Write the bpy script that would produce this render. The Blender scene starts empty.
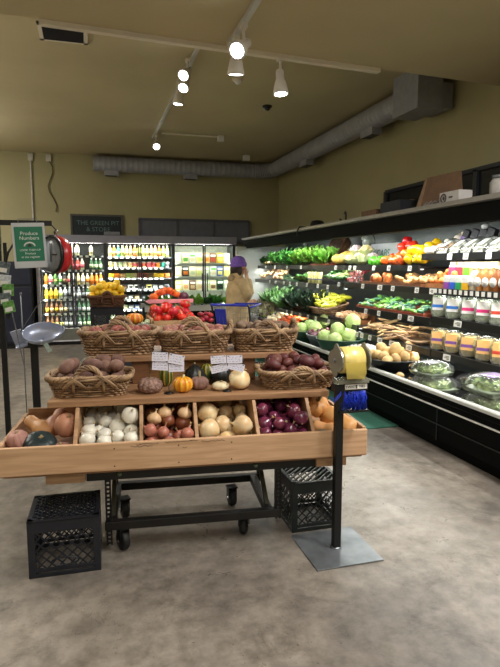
import bpy, bmesh, math, random
import numpy as np
from mathutils import Vector, Matrix, Euler
PI = math.pi
scene = bpy.context.scene
COL = scene.collection
rnd = random.Random(7)

# ------------------------------------------------------------------ camera
F, CH = 550.0, 1.45
PITCH = math.atan(68 / F)
cp, sp = math.cos(PITCH), math.sin(PITCH)
YAW = math.atan(160 * cp / F)
FWD = Vector((math.sin(YAW) * cp, math.cos(YAW) * cp, -sp))
cam = bpy.data.cameras.new('camera')
cam.sensor_fit = 'HORIZONTAL'
cam.sensor_width = 36
cam.lens = F * 36 / 500
cam.clip_start = 0.05
cam_o = bpy.data.objects.new('camera', cam)
COL.objects.link(cam_o)
cam_o.location = (0, 0, CH)
cam_o.rotation_euler = FWD.to_track_quat('-Z', 'Y').to_euler()
scene.camera = cam_o


def Yat(px, X, z):
    """depth along the case at which a point on the plane X, height z falls in column px"""
    k = (px - 250) / F
    cy, sy = math.cos(YAW), math.sin(YAW)
    return (X * cy - k * X * sy * cp + k * (z - CH) * sp) / (sy + k * cy * cp)


def Xat(px, Y, z):
    k = (px - 250) / F
    cy, sy = math.cos(YAW), math.sin(YAW)
    return (Y * sy + k * (Y * cy * cp - (z - CH) * sp)) / (cy - k * sy * cp)


# --------------------------------------------------------------- materials
def lin(c):
    c = c / 255.0
    return c / 12.92 if c <= 0.04045 else ((c + 0.055) / 1.055) ** 2.4


def rgb(c):
    return (lin(c[0]), lin(c[1]), lin(c[2]), 1)


MATS = {}


def M(name, col=(128, 128, 128), rough=0.6, metal=0.0, var=0.12, scale=14, bump=0.0, rand=0.0, stretch=None,
      coat=0.0, emit=None, col2=None, spec=0.5, detail=4):
    if name in MATS:
        return MATS[name]
    m = bpy.data.materials.new(name)
    MATS[name] = m
    m.use_nodes = True
    nt = m.node_tree
    b = nt.nodes['Principled BSDF']
    b.inputs['Roughness'].default_value = rough
    b.inputs['Metallic'].default_value = metal
    b.inputs['Specular IOR Level'].default_value = spec
    if coat:
        b.inputs['Coat Weight'].default_value = coat
        b.inputs['Coat Roughness'].default_value = 0.15
    c = rgb(col)
    if emit:
        b.inputs['Emission Color'].default_value = c
        b.inputs['Emission Strength'].default_value = emit
    tc = nt.nodes.new('ShaderNodeTexCoord')
    mp = nt.nodes.new('ShaderNodeMapping')
    nt.links.new(tc.outputs['Object'], mp.inputs['Vector'])
    if stretch:
        mp.inputs['Scale'].default_value = stretch
    nz = nt.nodes.new('ShaderNodeTexNoise')
    nz.inputs['Scale'].default_value = scale
    nz.inputs['Detail'].default_value = detail
    nt.links.new(mp.outputs['Vector'], nz.inputs['Vector'])
    rp = nt.nodes.new('ShaderNodeValToRGB')
    rp.color_ramp.elements[0].position = 0.33
    rp.color_ramp.elements[1].position = 0.67
    if col2:
        rp.color_ramp.elements[0].color = rgb(col2)
        rp.color_ramp.elements[1].color = c
    else:
        rp.color_ramp.elements[0].color = (c[0] * (1 - var), c[1] * (1 - var), c[2] * (1 - var), 1)
        rp.color_ramp.elements[1].color = (min(1, c[0] * (1 + var)), min(1, c[1] * (1 + var)), min(1, c[2] * (1 + var)), 1)
    nt.links.new(nz.outputs['Fac'], rp.inputs['Fac'])
    out = rp.outputs['Color']
    if rand:
        oi = nt.nodes.new('ShaderNodeObjectInfo')
        hs = nt.nodes.new('ShaderNodeHueSaturation')
        mr = nt.nodes.new('ShaderNodeMapRange')
        mr.inputs['To Min'].default_value = 1 - rand
        mr.inputs['To Max'].default_value = 1 + rand
        nt.links.new(oi.outputs['Random'], mr.inputs['Value'])
        nt.links.new(mr.outputs['Result'], hs.inputs['Value'])
        mr2 = nt.nodes.new('ShaderNodeMapRange')
        mr2.inputs['To Min'].default_value = 0.5 - rand * 0.05
        mr2.inputs['To Max'].default_value = 0.5 + rand * 0.05
        nt.links.new(oi.outputs['Random'], mr2.inputs['Value'])
        nt.links.new(mr2.outputs['Result'], hs.inputs['Hue'])
        nt.links.new(out, hs.inputs['Color'])
        out = hs.outputs['Color']
    nt.links.new(out, b.inputs['Base Color'])
    if bump:
        bp = nt.nodes.new('ShaderNodeBump')
        bp.inputs['Strength'].default_value = bump
        bp.inputs['Distance'].default_value = 0.01
        nt.links.new(nz.outputs['Fac'], bp.inputs['Height'])
        nt.links.new(bp.outputs['Normal'], b.inputs['Normal'])
    return m


def clear(name, tint=(255, 255, 255), gloss=0.12, body=0.0, rough=0.05):
    """thin clear sheet: lets light straight through, with a sheen and a little body colour"""
    if name in MATS:
        return MATS[name]
    m = bpy.data.materials.new(name)
    MATS[name] = m
    m.use_nodes = True
    nt = m.node_tree
    for n in list(nt.nodes):
        nt.nodes.remove(n)
    o = nt.nodes.new('ShaderNodeOutputMaterial')
    t = nt.nodes.new('ShaderNodeBsdfTransparent')
    t.inputs[0].default_value = rgb(tint)
    g = nt.nodes.new('ShaderNodeBsdfGlossy')
    g.inputs['Roughness'].default_value = rough
    d = nt.nodes.new('ShaderNodeBsdfDiffuse')
    d.inputs[0].default_value = rgb(tint)
    fr = nt.nodes.new('ShaderNodeFresnel')
    fr.inputs[0].default_value = 1.3
    ml = nt.nodes.new('ShaderNodeMath')
    ml.operation = 'MULTIPLY_ADD'
    ml.inputs[1].default_value = 1.0
    ml.inputs[2].default_value = gloss * 0.2
    nt.links.new(fr.outputs[0], ml.inputs[0])
    m1 = nt.nodes.new('ShaderNodeMixShader')
    m1.inputs[0].default_value = body
    nt.links.new(t.outputs[0], m1.inputs[1])
    nt.links.new(d.outputs[0], m1.inputs[2])
    m2 = nt.nodes.new('ShaderNodeMixShader')
    nt.links.new(ml.outputs[0], m2.inputs[0])
    nt.links.new(m1.outputs[0], m2.inputs[1])
    nt.links.new(g.outputs[0], m2.inputs[2])
    nt.links.new(m2.outputs[0], o.inputs[0])
    return m


# --------------------------------------------------------------- mesh tools
class B:
    def __init__(s):
        s.bm = bmesh.new()
        s.mi = 0

    def _add(s, vs, faces, smooth=True):
        v = [s.bm.verts.new(p) for p in vs]
        for f in faces:
            try:
                fc = s.bm.faces.new([v[i] for i in f])
                fc.material_index = s.mi
                fc.smooth = smooth
            except ValueError:
                pass
        return v

    def box(s, c, size, rot=None, taper=None):
        x, y, z = size[0] / 2, size[1] / 2, size[2] / 2
        t = taper or 1.0
        pts = [Vector((-x * t, -y * t, -z)), Vector((x * t, -y * t, -z)), Vector((x * t, y * t, -z)), Vector((-x * t, y * t, -z)),
               Vector((-x, -y, z)), Vector((x, -y, z)), Vector((x, y, z)), Vector((-x, y, z))]
        if rot:
            R = Euler(rot).to_matrix()
            pts = [R @ p for p in pts]
        c = Vector(c)
        s._add([p + c for p in pts], [(0, 3, 2, 1), (4, 5, 6, 7), (0, 1, 5, 4), (1, 2, 6, 5), (2, 3, 7, 6), (3, 0, 4, 7)], False)
        return s

    def bb(s, x0, x1, y0, y1, z0, z1):
        return s.box(((x0 + x1) / 2, (y0 + y1) / 2, (z0 + z1) / 2), (abs(x1 - x0), abs(y1 - y0), abs(z1 - z0)))

    def bar(s, a, b, w, h=None):
        """square bar between two points"""
        a, b = Vector(a), Vector(b)
        h = h or w
        d = b - a
        q = d.to_track_quat('X', 'Z')
        L = d.length
        pts = []
        for x in (-L / 2, L / 2):
            for y, z in ((-w / 2, -h / 2), (w / 2, -h / 2), (w / 2, h / 2), (-w / 2, h / 2)):
                pts.append(q @ Vector((x, y, z)) + (a + b) / 2)
        s._add(pts, [(0, 1, 2, 3), (7, 6, 5, 4), (0, 4, 5, 1), (1, 5, 6, 2), (2, 6, 7, 3), (3, 7, 4, 0)], False)
        return s

    def tube(s, pts, r, seg=7, closed=False):
        pts = [Vector(p) for p in pts]
        n = len(pts)
        rr = r if isinstance(r, (list, tuple)) else [r] * n
        rings = []
        prev = None
        for i, p in enumerate(pts):
            if closed:
                t = pts[(i + 1) % n] - pts[i - 1]
            else:
                t = pts[min(i + 1, n - 1)] - pts[max(i - 1, 0)]
            if t.length < 1e-9:
                t = Vector((0, 0, 1))
            t.normalize()
            if prev is None:
                ref = Vector((0, 0, 1)) if abs(t.z) < 0.9 else Vector((1, 0, 0))
                nrm = t.cross(ref).normalized()
            else:
                nrm = (prev - t * prev.dot(t))
                if nrm.length < 1e-6:
                    nrm = t.orthogonal()
                nrm.normalize()
            prev = nrm
            bi = t.cross(nrm)
            rings.append([p + (nrm * math.cos(2 * PI * k / seg) + bi * math.sin(2 * PI * k / seg)) * rr[i] for k in range(seg)])
        vs = [q for rg in rings for q in rg]
        fs = []
        m = n if closed else n - 1
        for i in range(m):
            j = (i + 1) % n
            for k in range(seg):
                l = (k + 1) % seg
                fs.append((i * seg + k, i * seg + l, j * seg + l, j * seg + k))
        if not closed:
            fs.append(tuple(range(seg))[::-1])
            fs.append(tuple((n - 1) * seg + k for k in range(seg)))
        s._add(vs, fs)
        return s

    def cyl(s, a, b, r, seg=16, r2=None):
        return s.tube([a, b], [r, r if r2 is None else r2], seg)

    def lathe(s, prof, seg=16, c=(0, 0, 0), fn=None, axis='z', cap=True):
        """prof: (r, z) from bottom to top; fn(angle, t) scales the radius"""
        vs, fs = [], []
        n = len(prof)
        for i, (r, z) in enumerate(prof):
            for k in range(seg):
                a = 2 * PI * k / seg
                q = r * (fn(a, i / (n - 1)) if fn else 1)
                p = (q * math.cos(a), q * math.sin(a), z)
                if axis == 'x':
                    p = (z, p[0], p[1])
                elif axis == 'y':
                    p = (p[1], z, p[0])
                vs.append((c[0] + p[0], c[1] + p[1], c[2] + p[2]))
        for i in range(n - 1):
            for k in range(seg):
                l = (k + 1) % seg
                fs.append((i * seg + k, i * seg + l, (i + 1) * seg + l, (i + 1) * seg + k))
        if cap and prof[0][0] > 1e-5:
            fs.append(tuple(range(seg))[::-1])
        if cap and prof[-1][0] > 1e-5:
            fs.append(tuple((n - 1) * seg + k for k in range(seg)))
        s._add(vs, fs)
        return s

    def ell(s, c, r, seg=14, rings=9, fn=None, rot=None):
        """ellipsoid; fn(unit vector) -> radial factor"""
        R = Euler(rot).to_matrix() if rot else None
        vs, fs = [], []
        c = Vector(c)

        def put(u):
            f = fn(u) if fn else 1
            p = Vector((u.x * r[0] * f, u.y * r[1] * f, u.z * r[2] * f))
            if R:
                p = R @ p
            vs.append(p + c)
        put(Vector((0, 0, -1)))
        for i in range(1, rings):
            th = -PI / 2 + PI * i / rings
            for k in range(seg):
                a = 2 * PI * k / seg
                put(Vector((math.cos(th) * math.cos(a), math.cos(th) * math.sin(a), math.sin(th))))
        put(Vector((0, 0, 1)))
        last = len(vs) - 1
        for k in range(seg):
            l = (k + 1) % seg
            fs.append((0, 1 + l, 1 + k))
            for i in range(rings - 2):
                a0 = 1 + i * seg
                fs.append((a0 + k, a0 + l, a0 + seg + l, a0 + seg + k))
            a0 = 1 + (rings - 2) * seg
            fs.append((a0 + k, a0 + l, last))
        s._add(vs, fs)
        return s

    def prism(s, poly, axis, a0, a1):
        """extrude a 2-D polygon; axis 'x': poly=(y,z), 'y': (x,z), 'z': (x,y)"""
        def P(p, a):
            return {'x': (a, p[0], p[1]), 'y': (p[0], a, p[1]), 'z': (p[0], p[1], a)}[axis]
        n = len(poly)
        vs = [P(p, a0) for p in poly] + [P(p, a1) for p in poly]
        fs = [tuple(range(n))[::-1], tuple(range(n, 2 * n))]
        for i in range(n):
            j = (i + 1) % n
            fs.append((i, j, n + j, n + i))
        s._add(vs, fs, False)
        return s

    def leaf(s, base, d, up, L, W, curl=0.3, ruff=0.0, n=5, seed=0, thick=0.0):
        """a curved leaf blade with a midrib fold"""
        d = Vector(d).normalized()
        up = Vector(up)
        sd = d.cross(up)
        if sd.length < 1e-4:
            sd = d.orthogonal()
        sd.normalize()
        up = sd.cross(d).normalized()
        r = random.Random(seed)
        vs = []
        for i in range(n + 1):
            t = i / n
            w = W * math.sin(PI * min(1, 0.12 + t * 0.86)) ** 0.7
            c = Vector(base) + d * (L * t * (1 - 0.15 * curl * t)) + up * (-curl * L * t * t * 0.6)
            for q in (-1, -0.5, 0, 0.5, 1):
                h = abs(q) * w * 0.25 + (r.uniform(-ruff, ruff) * W if abs(q) > 0.1 else 0)
                vs.append(c + sd * (q * w) + up * h)
        fs = []
        for i in range(n):
            for k in range(4):
                fs.append((i * 5 + k, i * 5 + k + 1, (i + 1) * 5 + k + 1, (i + 1) * 5 + k))
        s._add(vs, fs)
        return s

    def data(s, name, mats, auto=True):
        bmesh.ops.recalc_face_normals(s.bm, faces=s.bm.faces[:]) if len(s.bm.faces) < 60000 else None
        me = bpy.data.meshes.new(name)
        s.bm.to_mesh(me)
        s.bm.free()
        for m in (mats if isinstance(mats, (list, tuple)) else [mats]):
            me.materials.append(m)
        return me

    def out(s, name, mats, parent=None, loc=None, rot=None, bev=0.0, kind=None, label=None):
        o = bpy.data.objects.new(name, s.data(name, mats))
        COL.objects.link(o)
        if parent:
            o.parent = parent
        if loc is not None:
            o.location = loc
        if rot is not None:
            o.rotation_euler = rot
        if bev:
            md = o.modifiers.new('bevel', 'BEVEL')
            md.width = bev
            md.segments = 2
            md.limit_method = 'ANGLE'
        if kind:
            o['kind'] = kind
        if label:
            o['label'] = label
        return o


def thing(name, label, cat, loc=(0, 0, 0), rz=0.0, group=None, rot=None):
    o = bpy.data.objects.new(name, None)
    o.empty_display_size = 0.05
    COL.objects.link(o)
    o.location = loc
    o.rotation_euler = rot or (0, 0, rz)
    return tag(o, label, cat, group)


def tag(o, label, cat, group=None):
    o['label'] = label
    o['category'] = cat
    if group:
        o['group'] = group
    elif 'group' in o:
        del o['group']
    return o


def struct(b, name, m, **k):
    o = b.out(name, m, **k)
    o['kind'] = 'structure'
    return o


def dup(root, loc, rot=None, label=None, group=None, scale=None):
    def cp_(o, par):
        c = o.copy()
        COL.objects.link(c)
        c.parent = par
        for ch in o.children:
            cp_(ch, c)
        return c
    r = cp_(root, None)
    r.location = loc
    if rot is not None:
        r.rotation_euler = rot
    if scale is not None:
        r.scale = scale if hasattr(scale, '__len__') else (scale,) * 3
    if label:
        r['label'] = label
    if group:
        r['group'] = group
    return r


class Kind:
    """first use moves the original, every later use is a copy"""

    def __init__(s, root):
        s.root, s.used, s.s0 = root, False, root.scale.copy()

    def put(s, loc, rot=None, label=None, group=None, scale=1.0):
        if s.used:
            o = dup(s.root, loc, rot, label, group)
        else:
            o = s.root
            s.used = True
            o.location = loc
            if rot is not None:
                o.rotation_euler = rot
            if label:
                o['label'] = label
            if group:
                o['group'] = group
        o.scale = s.s0 * scale if not hasattr(scale, '__len__') else scale
        return o


def pack(radii, x0, x1, y0, y1, floor, seed=0, iters=170, spread=1.0):
    """drop balls into a box; returns their centres"""
    rg = np.random.RandomState(seed)
    n = len(radii)
    r = np.array(radii)
    p = np.zeros((n, 3))
    p[:, 0] = rg.uniform(x0, x1, n)
    p[:, 1] = rg.uniform(y0, y1, n)
    p[:, 2] = np.array([floor(a, b) for a, b in p[:, :2]]) + r + np.linspace(0, 0.25, n)
    for it in range(iters):
        p[:, 2] -= 0.006
        for _ in range(3):
            d = p[:, None, :] - p[None, :, :]
            L = np.sqrt((d ** 2).sum(2)) + 1e-9
            ov = (r[:, None] + r[None, :]) - L
            np.fill_diagonal(ov, 0)
            ov = np.clip(ov, 0, None)
            p += (d / L[:, :, None] * ov[:, :, None]).sum(1) * 0.42
            p[:, 0] = np.clip(p[:, 0], x0 + r, x1 - r)
            p[:, 1] = np.clip(p[:, 1], y0 + r, y1 - r)
            fl = np.array([floor(a, b) for a, b in p[:, :2]])
            p[:, 2] = np.maximum(p[:, 2], fl + r)
    return [tuple(q) for q in p]


def noise3(seed, k=5, amp=0.08, fr=2.0):
    r = random.Random(seed)
    ws = [(Vector((r.gauss(0, 1), r.gauss(0, 1), r.gauss(0, 1))) * fr, r.uniform(0, 6.28)) for _ in range(k)]
    return lambda u: 1 + amp * sum(math.sin(w.dot(u) + ph) for w, ph in ws) / k ** 0.5


def text(body, name, m, parent, loc, rot, size, label=None, align='CENTER', extr=0.0006, sx=1.0):
    c = bpy.data.curves.new(name, 'FONT')
    c.body = body
    c.size = size
    c.align_x = align
    c.align_y = 'CENTER'
    c.extrude = extr
    tmp = bpy.data.objects.new('tmp', c)
    COL.objects.link(tmp)
    me = bpy.data.meshes.new_from_object(tmp.evaluated_get(bpy.context.evaluated_depsgraph_get()))
    bpy.data.objects.remove(tmp)
    bpy.data.curves.remove(c)
    me.materials.clear()
    me.materials.append(m)
    o = bpy.data.objects.new(name, me)
    COL.objects.link(o)
    o.parent = parent
    o.location = loc
    o.rotation_euler = rot
    o.scale = (sx, 1, 1)
    return o


def rr4(t, hw, hd, e=0.4):
    c, s_ = math.cos(t), math.sin(t)
    return (hw * math.copysign(abs(c) ** e, c), hd * math.copysign(abs(s_) ** e, s_))


_R = Vector((math.cos(YAW), -math.sin(YAW), 0))
_U = _R.cross(FWD)


def _ray(px, py):
    return FWD + _R * ((px - 250) / F) + _U * ((333.5 - py) / F)


def AtY(px, py, Y):
    d = _ray(px, py)
    return Vector((0, 0, CH)) + d * (Y / d.y)


def AtX(px, py, X):
    d = _ray(px, py)
    return Vector((0, 0, CH)) + d * (X / d.x)
# ================================================================== SETTING
BW, RW, CZ, SZ = 11.2, 3.86, 3.53, 3.06      # back wall, right wall, high ceiling, soffit
LW, FW = -4.2, -4.0


def concrete():
    m = bpy.data.materials.new('polished_concrete')
    m.use_nodes = True
    nt = m.node_tree
    N, Lk = nt.nodes.new, nt.links.new
    b = nt.nodes['Principled BSDF']
    tc = N('ShaderNodeTexCoord')

    def noise(scale, detail, rough=0.6, dist=0.0):
        n = N('ShaderNodeTexNoise')
        n.inputs['Scale'].default_value = scale
        n.inputs['Detail'].default_value = detail
        n.inputs['Roughness'].default_value = rough
        n.inputs['Distortion'].default_value = dist
        Lk(tc.outputs['Object'], n.inputs['Vector'])
        return n

    def ramp(src, stops):
        r = N('ShaderNodeValToRGB')
        e = r.color_ramp.elements
        e[0].position, e[0].color = stops[0][0], rgb(stops[0][1])
        e[1].position, e[1].color = stops[-1][0], rgb(stops[-1][1])
        for p, c in stops[1:-1]:
            q = e.new(p)
            q.color = rgb(c)
        Lk(src, r.inputs['Fac'])
        return r
    big = noise(0.9, 5, 0.62, 0.4)
    r1 = ramp(big.outputs['Fac'], [(0.3, (104, 98, 92)), (0.5, (134, 126, 116)), (0.7, (164, 154, 141))])
    fine = noise(9, 8, 0.7)
    r2 = ramp(fine.outputs['Fac'], [(0.32, (150, 147, 143)), (0.62, (255, 255, 255))])
    mx = N('ShaderNodeMixRGB')
    mx.blend_type = 'MULTIPLY'
    mx.inputs[0].default_value = 0.75
    Lk(r1.outputs[0], mx.inputs[1])
    Lk(r2.outputs[0], mx.inputs[2])
    st = noise(2.6, 6, 0.75, 1.2)
    r3 = ramp(st.outputs['Fac'], [(0.56, (255, 255, 255)), (0.72, (176, 172, 166))])
    m2 = N('ShaderNodeMixRGB')
    m2.blend_type = 'MULTIPLY'
    m2.inputs[0].default_value = 0.8
    Lk(mx.outputs[0], m2.inputs[1])
    Lk(r3.outputs[0], m2.inputs[2])
    sp_ = noise(55, 2, 0.5)
    r4 = ramp(sp_.outputs['Fac'], [(0.68, (255, 255, 255)), (0.76, (120, 112, 104))])
    m3 = N('ShaderNodeMixRGB')
    m3.blend_type = 'MULTIPLY'
    m3.inputs[0].default_value = 0.6
    Lk(m2.outputs[0], m3.inputs[1])
    Lk(r4.outputs[0], m3.inputs[2])
    Lk(m3.outputs[0], b.inputs['Base Color'])
    rr_ = N('ShaderNodeMapRange')
    rr_.inputs['From Min'].default_value = 0.3
    rr_.inputs['From Max'].default_value = 0.7
    rr_.inputs['To Min'].default_value = 0.24
    rr_.inputs['To Max'].default_value = 0.5
    Lk(st.outputs['Fac'], rr_.inputs['Value'])
    Lk(rr_.outputs[0], b.inputs['Roughness'])
    bp = N('ShaderNodeBump')
    bp.inputs['Strength'].default_value = 0.12
    bp.inputs['Distance'].default_value = 0.01
    Lk(fine.outputs['Fac'], bp.inputs['Height'])
    Lk(bp.outputs[0], b.inputs['Normal'])
    return m


wallpaint = M('olive_wall_paint', (162, 155, 118), 0.75, var=0.05, scale=1.5)
ceilpaint = M('olive_ceiling_paint', (186, 174, 138), 0.8, var=0.05, scale=1.2)
black = M('black_metal', (14, 15, 17), 0.42, var=0.2)
blackpl = M('black_plastic', (17, 18, 21), 0.4, var=0.15)
white = M('white_enamel', (225, 225, 222), 0.4, var=0.03)
galv = M('galvanised_duct', (158, 160, 170), 0.45, 0.15, var=0.1, scale=6, stretch=(1, 1, 1))
greymet = M('grey_metal', (120, 122, 126), 0.45, 0.6, var=0.1)
chrome = M('chrome', (200, 200, 205), 0.22, 1.0, var=0.04)

struct(B().bb(LW, RW + .1, FW, BW + .1, -0.1, 0), 'floor', concrete())
struct(B().bb(LW, RW + .1, BW, BW + .1, 0, CZ), 'wall_back', wallpaint)
struct(B().bb(RW, RW + .1, FW, BW, 0, CZ), 'wall_right', wallpaint)
struct(B().bb(LW - .1, LW, FW, BW, 0, CZ), 'wall_left', wallpaint)
struct(B().bb(LW, RW, FW - .1, FW, 0, CZ), 'wall_front', wallpaint)
struct(B().bb(LW - .1, RW + .1, FW, BW + .1, CZ, CZ + .1), 'ceiling', ceilpaint)
struct(B().prism([(LW, FW), (RW, FW), (RW, 4.40), (LW, 3.78)], 'z', SZ, CZ), 'ceiling_soffit', ceilpaint)


def soff(x):            # soffit edge
    return 3.78 + (x - LW) / (RW - LW) * 0.62


# white trim along the soffit edge
b = B()
b.bar((-0.27, soff(-0.27) + .012, SZ + .012), (2.35, soff(2.35) + .012, SZ + .012), 0.05, 0.085)
struct(b, 'trim_1', M('trim_white', (222, 214, 196), 0.5, var=0.03))

# ---- grey panelled transom over the cooler
wf = M('transom_frame', (86, 88, 96), 0.6)
o = B()
o.bb(0.95, 3.2, BW - .03, BW, 1.9, 2.36)
w = struct(o, 'window_1', M('transom_panel', (104, 106, 116), 0.7, var=0.06))
o = B()
o.bb(0.95, 3.2, BW - .05, BW - .03, 2.33, 2.38)
for x in (0.96, 1.7, 2.45, 3.2):
    o.bb(x - .02, x + .02, BW - .05, BW - .03, 1.9, 2.36)
o.out('window_frame', wf, w)
# ---- dark high window on the right wall
o = B().bb(RW - .03, RW, 3.2, 6.7, 2.08, 2.42)
w = struct(o, 'window_2', M('dark_pane', (20, 24, 32), 0.15))
o = B()
for z in (2.07, 2.42):
    o.bb(RW - .06, RW - .03, 3.2, 6.7, z - .02, z + .02)
for y in (3.2, 4.9, 6.7):
    o.bb(RW - .06, RW - .03, y - .03, y + .03, 2.07, 2.42)
o.out('window_frame', M('dark_frame', (34, 36, 42), 0.5), w)

# ---- blackboard sign on the back wall
s = thing('blackboard_sign', 'framed blackboard with chalk lettering on the wall above the drinks cooler', 'sign', (0.16, BW - .02, 2.2))
B().bb(-.46, .46, 0, .015, -.2, .2).out('board', M('chalkboard', (22, 34, 40), 0.6, var=0.2), s)
o = B()
o.bb(-.49, .49, -.02, .018, .19, .225).bb(-.49, .49, -.02, .018, -.225, -.19).bb(-.49, -.455, -.02, .018, -.2, .2).bb(.455, .49, -.02, .018, -.2, .2)
o.out('frame', M('sign_frame', (82, 78, 72), 0.5), s)
chalk = M('chalk', (96, 116, 118), 0.9)
text('THE GREEN PIT', 'lettering', chalk, s, (0.02, -.004, .06), (PI / 2, 0, 0), .115)
text('& STORE', 'lettering', chalk, s, (0.02, -.004, -.06), (PI / 2, 0, 0), .115)
o = B().bb(.12, .42, -.035, -.015, -.16, -.1)
o.out('name_plate', M('plate_grey', (130, 132, 138), 0.5), s)

# ---- conduits and cables on the back wall
for i, (px0, zb, dx, lab) in enumerate([(32, 1.9, 0.0, 'white conduit pipe running straight down the olive back wall'),
                                       (50, 2.45, 0.06, 'thin loose cable hanging down the olive back wall from a box')]):
    x = Xat(px0, BW - .03, 2.8)
    t = thing('wall_conduit' if i == 0 else 'wall_cable', lab, 'pipe' if i == 0 else 'cable', (x, BW - .03, 3.4))
    pts = [(0, 0, 0)] + [(dx * math.sin(k * 1.1) + dx * k * .12, 0, -k * (3.4 - zb) / 8) for k in range(1, 9)]
    B().tube(pts, 0.018 if i == 0 else 0.011, 6).out('pipe' if i == 0 else 'cord', M('conduit_white', (190, 188, 180), 0.5) if i == 0 else M('cable_dark', (96, 88, 66), 0.6), t)
    B().bb(-.045, .045, -.03, .03, -.03, .09).out('junction_box', M('conduit_white'), t, bev=.004)

# ---- spiral duct
t = thing('air_duct', 'grey spiral air duct running along the back wall and right wall ceiling', 'duct', (0, 0, 0))
path = [(0.12, 10.98, 3.345)] + [(0.12 + k * .1, 10.98, 3.345) for k in range(1, 32)]
for k in range(1, 9):
    a = k / 9 * PI / 2
    path.append((3.22 + .38 * math.sin(a), 10.6 + .38 * math.cos(a), 3.345))
path += [(3.6, 10.6 - k * .1, 3.345) for k in range(0, 49)]
pp, rr_ = [], []
for i, p in enumerate(path):
    q = path[min(i + 1, len(path) - 1)]
    p, q = Vector(p), Vector(q)
    for k, rad in ((0, .148), (.12, .142), (.88, .142)):
        pp.append(p.lerp(q, k))
        rr_.append(rad)
B().tube(pp, rr_, 22).out('pipe', galv, t)
B().bb(3.36, 3.66, 5.3, 5.8, 3.1, CZ).out('plenum_box', M('plenum_metal', (146, 148, 158), 0.5, 0.1, var=0.08), t)
B().bb(3.66, 3.83, 5.36, 5.74, 3.14, 3.4).out('box_collar', M('plenum_metal'), t)
for (x, y, along) in ((0.45, 10.98, 'x'), (1.95, 10.98, 'x'), (3.6, 6.75, 'y'), (3.6, 9.0, 'y')):
    dx, dy = (.13, .07) if along == 'x' else (.07, .16)
    f = B().bb(x - dx, x + dx, y - dy, y + dy, 3.13, 3.24).out('outlet', galv, t)
    B().bb(x - dx * .8, x + dx * .8, y - dy * .8, y + dy * .8, 3.124, 3.131).out('grille', M('outlet_grille', (60, 62, 66), 0.5), f)

# ---- ceiling vent
s = thing('ceiling_vent', 'square dark ceiling vent with a pale frame beside the white trim', 'vent', (-.16, 5.5, CZ))
B().bb(-.175, .175, -.15, .15, -.012, -.002).out('grille', M('vent_dark', (30, 32, 38), 0.6), s)
o = B()
o.bb(-.21, -.175, -.19, .19, -.018, 0).bb(.175, .21, -.19, .19, -.018, 0).bb(-.21, .21, -.19, -.15, -.018, 0).bb(-.21, .21, .15, .19, -.018, 0)
o.out('frame', M('trim_white'), s)
o = B()
for k in range(6):
    o.box((0, -.125 + k * .05, -.02), (.35, .003, .02), (0.6, 0, 0))
o.out('louvre', M('vent_dark'), s)

# ---- small ceiling fittings
for (x, y, z, lab, nm, cat) in ((1.67, 6.27, CZ, 'small pale round detector on the ceiling behind the track lights', 'smoke_detector', 'detector'),
                                (2.31, 7.18, CZ, 'small black dome camera on the high ceiling near the duct', 'dome_camera', 'camera')):
    t = thing(nm, lab, cat, (x, y, z))
    dk = nm == 'dome_camera'
    B().lathe([(.035, -.03), (.06, -.02), (.065, 0)], 16).out('base', black if dk else M('trim_white'), t)
    B().ell((0, 0, -.03), (.04, .04, .03), 12, 6).out('dome', M('dome_black', (12, 12, 16), 0.1) if dk else white, t)
t = thing('emergency_light', 'small white box lamp on the ceiling at the end of a thin conduit', 'lamp', (2.1, 8.98, CZ))
B().bb(-.05, .05, -.04, .04, -.09, 0).out('housing', white, t, bev=.008)
B().bar((-.95, 0, -.02), (-.05, 0, -.02), .022).out('conduit', M('trim_white'), t)
t = thing('ceiling_speaker', 'small white box hanging from the ceiling close to the duct corner', 'speaker', (2.9, 10.3, CZ))
B().bb(-.06, .06, -.05, .05, -.12, -.02).out('housing', white, t, bev=.008)
B().cyl((0, 0, -.02), (0, 0, 0), .02).out('mount', white, t)

# ---- track lighting
trackmat = M('track_white', (190, 190, 186), 0.4, var=0.03)
t = thing('light_track', 'long white light track on the high ceiling running towards the back wall', 'light track', (1.06, 4.5, CZ))
B().bb(-.018, .018, 0, 4.75, -.03, 0).out('rail', trackmat, t)
B().bb(-.024, .024, 4.72, 4.85, -.035, 0).out('end_feed', trackmat, t)
B().bb(-.024, .024, 0.0, .1, -.035, 0).out('end_cap', trackmat, t)
t = thing('light_track', 'short white light track on the lower ceiling at the top edge', 'light track', (1.03, 2.2, SZ))
B().bb(-.018, .018, 0, 1.85, -.03, 0).out('rail', trackmat, t)
B().bb(-.024, .024, 1.8, 1.9, -.035, 0).out('end_feed', trackmat, t)
bulbm = M('lit_bulb_face', (255, 250, 240), 0.4, emit=14)
canm = M('lamp_can_white', (214, 208, 198), 0.45, var=0.03)


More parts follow.
